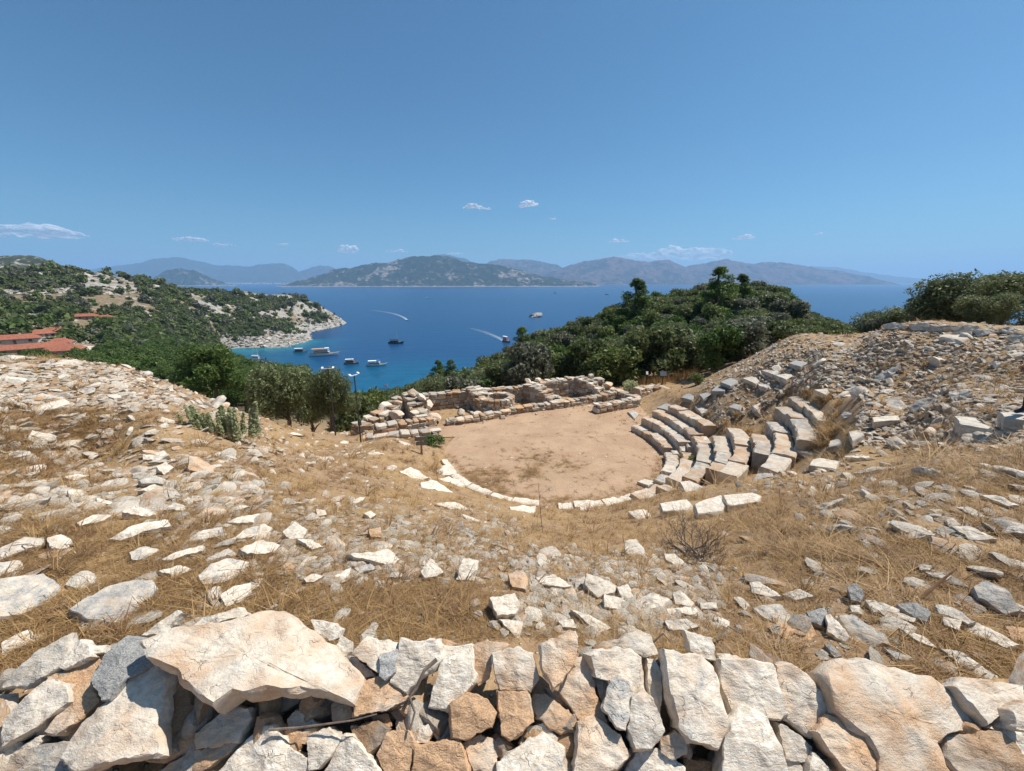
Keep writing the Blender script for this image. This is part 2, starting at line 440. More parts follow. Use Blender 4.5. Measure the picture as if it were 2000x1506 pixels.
# ------------------------------------------------------------------ ground
def ground_material():
    m, nt, b = new_mat('ground'); N = NT(nt)
    g = N.n('ShaderNodeNewGeometry').outputs['Position']
    na = N.noise(g, 0.55, 5, 0.6); nb = N.noise(g, 3.2, 6, 0.65); nc = N.noise(g, 22, 5, 0.7); nd = N.noise(g, 70, 3, 0.7)
    earth = N.mix(N.step(nb, 0.35, 0.7), (0.27, 0.165, 0.092), (0.44, 0.315, 0.20))
    straw = N.mix(N.step(nc, 0.35, 0.65), (0.27, 0.165, 0.078), (0.46, 0.31, 0.15))
    near = N.mix(N.step(N.math('MULTIPLY_ADD', nb, 0.4, N.math('MULTIPLY', na, 0.6)), 0.40, 0.60), earth, straw)
    # small chips of stone lying in the dirt
    vo = N.n('ShaderNodeTexVoronoi'); vo.inputs['Scale'].default_value = 34; N.l(g, vo.inputs['Vector'])
    vs = N.n('ShaderNodeSeparateColor'); N.l(vo.outputs['Color'], vs.inputs[0])
    chip = N.math('MULTIPLY', N.math('SUBTRACT', 1.0, N.step(vo.outputs['Distance'], 0.25, 0.42)), N.step(vs.outputs[0], 0.62, 0.68))
    chipc = N.mix(vs.outputs[1], (0.42, 0.29, 0.18), (0.68, 0.61, 0.50))
    near = N.mix(N.math('MULTIPLY', chip, 0.8), near, chipc)
    near = N.mix(N.math('MULTIPLY', N.step(nd, 0.5, 0.75), 0.35), near, (0.14, 0.09, 0.05))
    # wooded and rocky hillsides further off
    f1 = N.noise(g, 0.045, 6, 0.65); f2 = N.noise(g, 0.35, 5, 0.7)
    soil = N.mix(N.step(f2, 0.35, 0.65), (0.13, 0.10, 0.06), (0.27, 0.205, 0.135))
    rockc = N.mix(N.step(f2, 0.4, 0.6), (0.20, 0.19, 0.17), (0.42, 0.39, 0.345))
    hill = N.mix(N.step(N.math('ADD', f1, N.math('MULTIPLY', N.attr('rocky'), 0.5)), 0.52, 0.66), soil, rockc)
    wood = N.mix(N.step(f2, 0.35, 0.7), (0.045, 0.045, 0.02), (0.12, 0.09, 0.05))
    hill = N.mix(N.attr('wooded'), hill, wood)
    c = N.mix(N.attr('far'), near, hill)
    N.l(c, b.inputs['Base Color']); b.inputs['Roughness'].default_value = 0.95; b.inputs['Specular IOR Level'].default_value = 0.15
    h = N.math('ADD', N.math('MULTIPLY', nb, 0.6), N.math('ADD', N.math('MULTIPLY', nc, 0.3), N.math('MULTIPLY', chip, 0.35)))
    N.l(N.bump(h, 0.9, 0.05), b.inputs['Normal'])
    return m
M['ground'] = ground_material()
az = np.radians(np.concatenate([np.arange(-180, -72, 4), np.arange(-72, 72, 0.3), np.arange(72, 180.1, 4)]))
rr = np.exp(np.linspace(math.log(0.35), math.log(1000), 400))
AZ, RR = np.meshgrid(az, rr, indexing='ij')
GX, GY = RR * np.sin(AZ), RR * np.cos(AZ)
GZ = ground(GX, GY)
ni, nj = GX.shape
ii, jj = np.meshgrid(np.arange(ni - 1), np.arange(nj - 1), indexing='ij')
fc = np.stack([ii * nj + jj, ii * nj + jj + 1, (ii + 1) * nj + jj + 1, (ii + 1) * nj + jj], -1).reshape(-1, 4)
me = mesh_np('ground', np.stack([GX, GY, GZ], -1).reshape(-1, 3), fc, True)
set_attr(me, 'far', sstep(34, 60, RR) * (1 - 0))
rocky = sstep(440, 520, RR) * sstep(-62, -66, GZ) + sstep(520, 640, RR) * sstep(-75, -40, GZ) * 0.25
set_attr(me, 'rocky', np.clip(np.where((GZ < -58) & (RR > 380), 1.0, rocky), 0, 1))
set_attr(me, 'wooded', (1 - sstep(240, 330, RR)) * sstep(34, 60, RR) * 0.9 + 0.0 * RR)
kind(link('ground', me, M['ground']), 'structure')

# orchestra floor: beaten earth, a sheet just above the ground
def orchestra_material():
    m, nt, b = new_mat('orchestra_floor'); N = NT(nt)
    g = N.n('ShaderNodeNewGeometry').outputs['Position']
    a = N.noise(g, 0.7, 5, 0.6); c_ = N.noise(g, 6, 6, 0.7); d = N.noise(g, 45, 4, 0.7)
    c = N.mix(N.step(a, 0.3, 0.7), (0.38, 0.25, 0.16), (0.46, 0.315, 0.21))
    c = N.mix(N.math('MULTIPLY', N.step(c_, 0.45, 0.75), 0.45), c, (0.33, 0.205, 0.125))
    c = N.mix(N.math('MULTIPLY', N.step(d, 0.58, 0.72), 0.5), c, (0.55, 0.42, 0.27))
    # worn dry-grass patch
    vx = N.n('ShaderNodeVectorMath', operation='DISTANCE'); N.l(g, vx.inputs[0]); vx.inputs[1].default_value = (1.4, 13.9, 0)
    pm = N.math('MULTIPLY', N.math('SUBTRACT', 1.0, N.step(N.math('ADD', vx.outputs['Value'], N.math('MULTIPLY', c_, 1.4)), 0.9, 2.4)), N.step(d, 0.42, 0.6))
    c = N.mix(N.math('MULTIPLY', pm, 0.5), c, (0.30, 0.25, 0.14))
    e_ = N.noise(g, 2.2, 5, 0.65)
    c = N.mix(N.math('MULTIPLY', N.step(e_, 0.5, 0.68), 0.2), c, (0.27, 0.165, 0.10))
    c = N.mix(N.math('MULTIPLY', N.math('MULTIPLY', N.step(a, 0.48, 0.6), N.step(d, 0.5, 0.62)), 0.5), c, (0.52, 0.37, 0.2))
    N.l(c, b.inputs['Base Color']); b.inputs['Roughness'].default_value = 0.95; b.inputs['Specular IOR Level'].default_value = 0.1
    N.l(N.bump(N.math('ADD', c_, N.math('MULTIPLY', d, 0.5)), 0.8, 0.03), b.inputs['Normal'])
    return m
M['orchestra'] = orchestra_material()
ov = []
for i in range(96):
    a = 2 * math.pi * i / 96
    ov.append((OC[0] + (OR + 0.12) * math.cos(a), OC[1] + (OR + 0.12) * math.sin(a), 0.0))
fl = [(-3.2, 17.4, 0.004), (6.0, 17.5, 0.004), (8.3, 21.5, 0.004), (8.0, 23.6, 0.004), (5.5, 24, 0.004), (-2.5, 19.3, 0.004), (-6.4, 17.9, 0.004), (-6.4, 16.5, 0.004), (-3.6, 16.3, 0.004)]
ov = [(x, y, 0) for x, y, z in ov]
o_me = mesh_from('orchestra_floor', ov + fl, [tuple(range(96)), tuple(range(96, 96 + len(fl)))])
kind(link('orchestra_floor', o_me, M['orchestra']), 'structure')

# ------------------------------------------------------------------ sea
def sea_material():
    m, nt, b = new_mat('sea'); N = NT(nt)
    g = N.n('ShaderNodeNewGeometry').outputs['Position']
    sh = N.attr('shallow')
    pn = N.noise(g, 0.02, 5, 0.6)
    weed = N.noise(g, 0.06, 5, 0.65)
    deep = N.mix(N.noise(g, 0.0016, 4, 0.6), (0.004, 0.044, 0.125), (0.007, 0.062, 0.165))
    sea = N.mix(N.step(sh, 0.0, 0.75), deep, (0.002, 0.085, 0.175))
    sea = N.mix(N.step(N.math('ADD', sh, N.math('MULTIPLY', N.math('SUBTRACT', pn, 0.5), 0.4)), 0.78, 1.05), sea, (0.012, 0.17, 0.225))
    sea = N.mix(N.math('MULTIPLY', N.step(weed, 0.54, 0.62), N.math('MULTIPLY', N.step(sh, 0.25, 0.8), 0.7)), sea, (0.004, 0.05, 0.10))
    N.l(sea, b.inputs['Base Color'])
    b.inputs['Roughness'].default_value = 0.28
    b.inputs['IOR'].default_value = 1.33
    b.inputs['Specular IOR Level'].default_value = 0.32
    mp = N.n('ShaderNodeMapping'); mp.inputs['Scale'].default_value = (1, 2.2, 1); N.l(g, mp.inputs[0])
    w1 = N.noise(mp.outputs[0], 0.35, 5, 0.65); w2 = N.noise(mp.outputs[0], 0.03, 4, 0.6)
    N.l(N.bump(w2, 0.25, 3.0, N.bump(w1, 0.35, 0.5)), b.inputs['Normal'])
    return m
M['sea'] = sea_material()
sa = np.radians(np.arange(-75, 75.01, 0.6))
sr = np.exp(np.linspace(math.log(150), math.log(30000), 260))
SA, SR = np.meshgrid(sa, sr, indexing='ij')
SX, SY = SR * np.sin(SA), SR * np.cos(SA)
depth = np.full(SX.shape, 60.0)
msk = SR < 990
depth[msk] = SEA - ground(SX[msk], SY[msk])
shal = 1 - sstep(0, 26, depth); shal = np.where(SR > 600, shal * (1 - sstep(430, 560, SR)), shal)
near_bay = (1 - sstep(300, 470, SR)) * (1 - sstep(0.05, 0.35, np.abs(SA + 0.28)))
shal = np.clip(np.maximum(shal * 1.0, near_bay * 0.8), 0, 1)
ni, nj = SX.shape
ii, jj = np.meshgrid(np.arange(ni - 1), np.arange(nj - 1), indexing='ij')
fc = np.stack([ii * nj + jj, ii * nj + jj + 1, (ii + 1) * nj + jj + 1, (ii + 1) * nj + jj], -1).reshape(-1, 4)
me = mesh_np('sea', np.stack([SX, SY, np.full(SX.shape, SEA)], -1).reshape(-1, 3), fc, True)
set_attr(me, 'shallow', shal)
kind(link('sea', me, M['sea']), 'structure')

# ------------------------------------------------------------------ islands and far mountains
def far_material(name, green, rock, sc, amount):
    m, nt, b = new_mat(name); N = NT(nt)
    g = N.n('ShaderNodeNewGeometry')
    a = N.noise(g.outputs['Position'], 1 / (420 * sc), 8, 0.68); c_ = N.noise(g.outputs['Position'], 1 / (70 * sc), 6, 0.7)
    gr = N.mix(N.step(c_, 0.35, 0.7), tuple(x * 0.65 for x in green), tuple(x * 1.35 for x in green))
    rk = N.mix(N.step(c_, 0.3, 0.7), tuple(x * 0.62 for x in rock), tuple(x * 1.25 for x in rock))
    sz = N.n('ShaderNodeSeparateXYZ'); N.l(g.outputs['Position'], sz.inputs[0])
    shore = N.math('SUBTRACT', 1.0, N.step(sz.outputs[2], SEA + 1, SEA + 18))
    f = N.step(N.math('ADD', N.math('MULTIPLY_ADD', c_, 0.45, N.math('MULTIPLY', a, 0.55)), N.math('MULTIPLY', shore, 0.3)), amount, amount + 0.07)
    N.l(N.mix(f, gr, rk), b.inputs['Base Color']); b.inputs['Roughness'].default_value = 1.0; b.inputs['Specular IOR Level'].default_value = 0.0
    N.l(N.bump(c_, 0.7, 14 * sc), b.inputs['Normal'])
    return m
M['isle'] = far_material('isle', (0.030, 0.040, 0.018), (0.24, 0.205, 0.175), 1.0, 0.52)
M['mount'] = far_material('mount', (0.035, 0.045, 0.022), (0.13, 0.105, 0.08), 2.0, 0.56)
M['red_mount'] = far_material('red_mount', (0.042, 0.042, 0.028), (0.12, 0.08, 0.06), 2.0, 0.47)
M['near_hill'] = far_material('near_hill', (0.055, 0.062, 0.030), (0.33, 0.295, 0.25), 0.3, 0.49)
def ridge(name, crest, D, wf, wb, mat, rough, seed, base=SEA - 4, nx=220, ny=64):
    """a range of hills whose skyline runs through the given bearings at distance D"""
    cx = np.array([D * ray(p, q).x / ray(p, q).y for p, q in crest])
    czv = np.array([EYE + D * ray(p, q).z / ray(p, q).y for p, q in crest])
    x = np.linspace(cx[0], cx[-1], nx)
    zc = np.interp(x, cx, czv)
    k = np.ones(7) / 7
    zc = np.convolve(np.pad(zc, 3, mode='edge'), k, 'valid') * 0.35 + zc * 0.65
    t = np.linspace(-1, 1, ny)
    X, T = np.meshgrid(x, t, indexing='ij')
    ends = np.minimum(1, np.minimum((x - x[0]), (x[-1] - x)) / (0.10 * (x[-1] - x[0])) + 0.12)[:, None]
    wob = 0.75 + 0.5 * fbm(X / (wf * 1.2), X * 0 + seed, 4, seed)
    Y = D + np.where(T < 0, T * wf * ends * wob, T * wb * ends)
    prof = np.clip(1 - np.abs(T) ** 1.15, 0, 1)
    rid = 1 - np.abs(2 * fbm(X / (wf * 0.55), Y / (wf * 0.8), 6, seed + 2, 0.55) - 1)
    fine = fbm(X / (wf * 0.14), Y / (wf * 0.14), 5, seed + 5, 0.6) - 0.5
    hgt = (zc[:, None] - base)
    prof2 = prof * (1 - 0.55 * (1 - prof) * rid * 1.3)
    Z = base + hgt * np.clip(prof2, 0, 1) + rough * fine * np.minimum(1, prof * 6) * (1 - 0.3 * (prof > 0.93)) + hgt * 0.22 * (rid - 0.6) * prof * (1 - prof)
    Z[:, 0] = base - 2; Z[:, -1] = base - 2
    ii, jj = np.meshgrid(np.arange(nx - 1), np.arange(ny - 1), indexing='ij')
    fc = np.stack([ii * ny + jj, (ii + 1) * ny + jj, (ii + 1) * ny + jj + 1, ii * ny + jj + 1], -1).reshape(-1, 4)
    o = link(name, mesh_np(name, np.stack([X, Y, Z], -1).reshape(-1, 3), fc, True), mat)
    return kind(o, 'structure')
ridge('island', [(545, 560), (562, 556), (600, 546), (625, 538), (650, 527), (700, 521), (735, 514), (760, 511), (810, 501), (850, 499), (875, 502), (900, 510), (950, 515), (1000, 523), (1050, 537), (1100, 546), (1140, 551), (1175, 558)], 6900, 950, 900, M['isle'], 95, 3, nx=380, ny=110)
ridge('island', [(285, 558), (298, 545), (320, 529), (350, 523), (380, 528), (410, 542), (428, 551), (445, 558)], 7600, 420, 500, M['isle'], 70, 11, nx=120, ny=50)
ridge('mountain', [(165, 548), (190, 524), (230, 518), (280, 512), (300, 505), (350, 502), (380, 508), (420, 517), (480, 520), (520, 515), (555, 514), (578, 526), (600, 545)], 14500, 1900, 1500, M['mount'], 160, 21)
ridge('mountain', [(560, 545), (585, 530), (610, 521), (640, 518), (665, 528), (700, 545)], 15500, 1600, 1300, M['mount'], 150, 22)
ridge('mountain', [(800, 530), (840, 500), (868, 496), (910, 505), (960, 530)], 14000, 1400, 1000, M['mount'], 100, 23)
ridge('mountain', [(925, 535), (958, 509), (990, 505), (1040, 508), (1090, 517), (1125, 535)], 13000, 1400, 1100, M['red_mount'], 120, 24)
ridge('mountain', [(1020, 552), (1052, 539), (1080, 528), (1130, 513), (1160, 508), (1180, 505), (1200, 502), (1225, 505), (1250, 509), (1270, 511), (1290, 506), (1310, 510), (1340, 520), (1365, 517), (1395, 509), (1420, 506), (1450, 512), (1475, 515), (1500, 512), (1545, 514), (1600, 525), (1660, 533), (1700, 541), (1722, 556)], 11200, 1500, 1500, M['red_mount'], 150, 25, nx=360, ny=90)
ridge('mountain', [(1540, 545), (1585, 521), (1630, 521), (1690, 532), (1760, 541), (1850, 547), (1900, 552)], 19000, 2200, 1200, M['mount'], 150, 26)
ridge('hill', [(-260, 540), (-120, 512), (-40, 503), (0, 499), (40, 496), (62, 498), (100, 512), (135, 530), (175, 550)], 1500, 420, 350, M['near_hill'], 26, 31, base=SEA + 20, nx=160, ny=80)

# ------------------------------------------------------------------ clouds
def cloud_material(dens):
    m, nt, b = new_mat('cloud'); N = NT(nt)
    tc = N.n('ShaderNodeTexCoord').outputs['Generated']
    d = N.n('ShaderNodeBsdfDiffuse'); d.inputs[0].default_value = (0.9, 0.9, 0.9, 1)
    t = N.n('ShaderNodeBsdfTranslucent'); t.inputs[0].default_value = (0.95, 0.95, 0.97, 1)
    mx = N.n('ShaderNodeMixShader'); mx.inputs[0].default_value = 0.5; N.l(d.outputs[0], mx.inputs[1]); N.l(t.outputs[0], mx.inputs[2])
    tr = N.n('ShaderNodeBsdfTransparent')
    m2 = N.n('ShaderNodeMixShader')
    N.l(N.math('MULTIPLY', N.step(N.noise(tc, 5, 5, 0.7), 0.34, 0.62), min(1.0, dens)), m2.inputs[0])
    N.l(tr.outputs[0], m2.inputs[1]); N.l(mx.outputs[0], m2.inputs[2]); N.l(m2.outputs[0], nt.nodes['Material Output'].inputs[0])
    return m
def cloud(px, py, wpx, hpx, label, seed, dens=1.0, D=36000):
    c = at_r(px, py, D); k = D / F * 1.0
    w, h = wpx * k, hpx * k
    rr_ = random.Random(seed)
    bm = bmesh.new()
    nb = max(5, int(wpx / 6))
    for i in range(nb):
        t = (i + 0.5) / nb * 2 - 1
        s = (0.30 + 0.7 * (1 - t * t)) * rr_.uniform(0.55, 1.1)
        rad = h * 0.42 * s
        mat = Matrix.Translation((t * w * 0.46, rr_.uniform(-0.3, 0.3) * h, rad * 0.75 - h * 0.35 + rr_.uniform(0, 0.2) * h)) @ Matrix.Diagonal((rr_.uniform(1.2, 1.9), 1.3, rr_.uniform(0.8, 1.1), 1))
        g = bmesh.ops.create_icosphere(bm, subdivisions=3, radius=rad)
        for v in g['verts']:
            q = v.co / rad
            v.co *= 1 + 0.45 * (mnoise.fractal(q * 1.6 + Vector((seed * 3.1 + i, 0, 0)), 0.7, 2.0, 4))
            v.co = mat @ v.co
    me = bpy.data.meshes.new('cloud'); bm.to_mesh(me); bm.free()
    me.materials.append(cloud_material(dens * 1.1 + .42))
    o = link('cloud', me, None, None, c)
    o.rotation_euler = (0, 0, -math.atan2(c.x, c.y))
    md = o.modifiers.new('remesh', 'REMESH'); md.mode = 'VOXEL'; md.voxel_size = max(h / 14, w / 70); md.use_smooth_shade = True
    return tag(o, label, 'cloud')
cloud(925, 404, 46, 12, 'small ragged cloud left of the puffy one', 1, 0.8)
cloud(952, 408, 16, 5, 'tiny wisp at the tail of the ragged cloud', 12, 0.5)
cloud(1032, 398, 36, 14, 'small puffy white cloud high over the island', 2, 1.3)
cloud(1207, 471, 42, 8, 'thin flat cloud above the right mountains', 3, 0.7)
cloud(1453, 464, 38, 10, 'small white cloud over the pine on the hill', 4, 0.8)
cloud(1345, 495, 150, 26, 'broad pale cloud bank behind the right mountains', 5, 0.30)
cloud(1240, 500, 70, 12, 'faint low cloud beside the pale cloud bank', 15, 0.25)
cloud(680, 487, 34, 18, 'upright puff of cloud left of the island summit', 6, 0.6)
cloud(775, 491, 44, 8, 'low wisp of cloud just over the island ridge', 7, 0.5)
cloud(885, 495, 40, 7, 'faint wisp right of the island summit', 8, 0.4)
cloud(40, 450, 130, 20, 'long pale cloud at the left edge of the sky', 9, 0.45)
cloud(372, 467, 50, 8, 'thin streak of cloud over the left mountains', 10, 0.45)
cloud(438, 478, 36, 7, 'short wisp of cloud over the bay town', 11, 0.45)
cloud(552, 477, 18, 5, 'tiny white fleck of cloud above the strait', 13, 0.6)
cloud(1080, 427, 14, 4, 'minute fleck of cloud below the puffy cloud', 14, 0.5)
cloud(1600, 457, 12, 4, 'tiny cloud fleck alone at the right', 16, 0.4)

# ------------------------------------------------------------------ haze
hz = MB(); hz.box((0, 12500, (1090 + SEA - 70) / 2), (84000, 70000, 1090 - (SEA - 70)))
hm = bpy.data.materials.new('haze'); hm.use_nodes = True
for n in list(hm.node_tree.nodes):
    if n.type != 'OUTPUT_MATERIAL': hm.node_tree.nodes.remove(n)
hv = hm.node_tree.nodes.new('ShaderNodeVolumePrincipled')
hv.inputs['Color'].default_value = (0.44, 0.70, 1.0, 1)
hv.inputs['Density'].default_value = 6.8e-5
hv.inputs['Anisotropy'].default_value = 0.1
hm.node_tree.links.new(hv.outputs[0], hm.node_tree.nodes['Material Output'].inputs['Volume'])
kind(hz.build('haze', hm), 'stuff')
# ------------------------------------------------------------------ stones
def slab_mesh(name, pts, nrm, thick, seed, relief=0.03, seg=5, origin=None, jag=0.05, flare=1.0):
    """an irregular stone: the outline pts (3D, roughly in a plane with normal nrm) with a broken top face, ragged sides and a body of the given thickness"""
    rr_ = random.Random(seed)
    pts = [Vector(p) for p in pts]
    c = sum(pts, Vector()) / len(pts)
    size = sum((p - c).length for p in pts) / len(pts)
    out = []
    n = len(pts)
    for i in range(n):
        a, b = pts[i], pts[(i + 1) % n]
        L = (b - a).length
        k = max(2, min(seg * 2, int(round(seg * L / (size * 0.9)))))
        e = (b - a).cross(nrm).normalized()
        ph = rr_.uniform(0, 9)
        for j in range(k):
            t = j / k
            d = 0 if j == 0 else (mnoise.noise(Vector((t * 3 + ph, seed * 1.7, i))) * jag * 1.8 + rr_.uniform(-jag, jag) * 0.5) * L * 0.55
            out.append(a.lerp(b, t + (rr_.uniform(-0.2, 0.2) / k if j else 0)) + e * d)
    m = len(out)
    prof = [(0.80, -1.0), (0.97, -0.72), (1.02 * flare, -0.42), (1.01, -0.14), (0.992, -0.03), (0.955, 0.0), (0.87, 0.0), (0.76, 0.0), (0.64, 0.0), (0.51, 0.0), (0.38, 0.0), (0.25, 0.0), (0.12, 0.0)]
    sv = Vector((seed * 0.37, seed * 0.71, seed * 0.13))
    tx = nrm.cross(Vector((0.3, 1, 0.2))).normalized(); ty = nrm.cross(tx)
    tilt = [(Vector((rr_.gauss(0, 1), rr_.gauss(0, 1))), rr_.uniform(-0.2, 0.5)) for _ in range(3)]
    verts = []
    for ri, (s, h) in enumerate(prof):
        for i, p in enumerate(out):
            q = c + (p - c) * s
            u = Vector(((q - c).dot(tx), (q - c).dot(ty))) / size
            drop = sum(max(0.0, u.dot(dd.normalized()) - off) for dd, off in tilt) * 1.5 * relief * size * 2.0
            q = q - nrm * min(drop, thick * .7) * (1 if ri > 1 else .5)
            if ri <= 3:
                w = mnoise.fractal(q * (2.2 / size) + sv, 0.8, 2.1, 4)
                q = q + (p - c).normalized() * w * 0.10 * min(size, thick * 2.2) + nrm * (h * thick + 0.10 * thick * mnoise.noise(q * (3 / size) - sv))
            else:
                f = mnoise.fractal(q * (1.6 / size) + sv, 0.75, 2.1, 7) * 0.9
                f += 0.5 * abs(mnoise.noise(q * (2.6 / size) - sv * 2))
                edge = 0.6 if ri == 4 else 0.0
                q = q + nrm * (f * relief * size * 2.0 + h * thick - edge * 0.03 * size)
            verts.append(q)
    verts.append(sum(verts[-m:], Vector()) / m)
    verts.append(c - nrm * thick)
    faces = []
    for ri in range(len(prof) - 1):
        for i in range(m):
            faces.append((ri * m + i, ri * m + (i + 1) % m, (ri + 1) * m + (i + 1) % m, (ri + 1) * m + i))
    top = (len(prof) - 1) * m
    for i in range(m):
        faces.append((top + i, top + (i + 1) % m, len(verts) - 2)); faces.append(((i + 1) % m, i, len(verts) - 1))
    o = origin or c
    # make the outline run counter-clockwise seen from above
    area = sum((out[i] - c).cross(out[(i + 1) % m] - c).dot(nrm) for i in range(m))
    if area < 0: faces = [f[::-1] for f in faces]
    return mesh_from(name, [v - o for v in verts], faces, True, 38), o
def rock_mesh(name, seed, sub=3, dims=(1, 0.8, 0.5), cuts=9, rough=0.10):
    """a broken boulder about 1 unit across: a ball cut by random planes"""
    rr_ = random.Random(seed)
    bm = bmesh.new()
    bmesh.ops.create_icosphere(bm, subdivisions=sub, radius=0.62)
    pl = []
    for i in range(cuts):
        d = Vector((rr_.gauss(0, 1), rr_.gauss(0, 1), rr_.gauss(0, 1))).normalized()
        pl.append((d, rr_.uniform(0.28, 0.48)))
    sv = Vector((seed * 1.3, seed * 0.7, 0))
    for v in bm.verts:
        for d, k in pl:
            t = v.co.dot(d) - k
            if t > 0: v.co -= d * t
        v.co *= 1 + rough * mnoise.fractal(v.co * 3 + sv, 0.8, 2, 4)
        v.co = Vector((v.co.x * dims[0], v.co.y * dims[1], v.co.z * dims[2]))
    me = bpy.data.meshes.new(name); bm.to_mesh(me); bm.free()
    me.shade_smooth(); me.set_sharp_from_angle(angle=math.radians(32))
    return me
def on_plane(px, py, p0, n):
    d = ray(px, py)
    return CAM + d * ((p0 - CAM).dot(n) / d.dot(n))

# --- the tumbled dry-stone wall in front of the viewer
WALL_P = Vector((0, 1.36, 5.50)); WALL_N = Vector((0, -0.62, 0.785)).normalized()
wall = empty('dry_stone_wall', (0, 1.2, 5.0))
tag(wall, 'tumbled dry-stone wall of pale and rusty slabs across the foreground', 'wall')
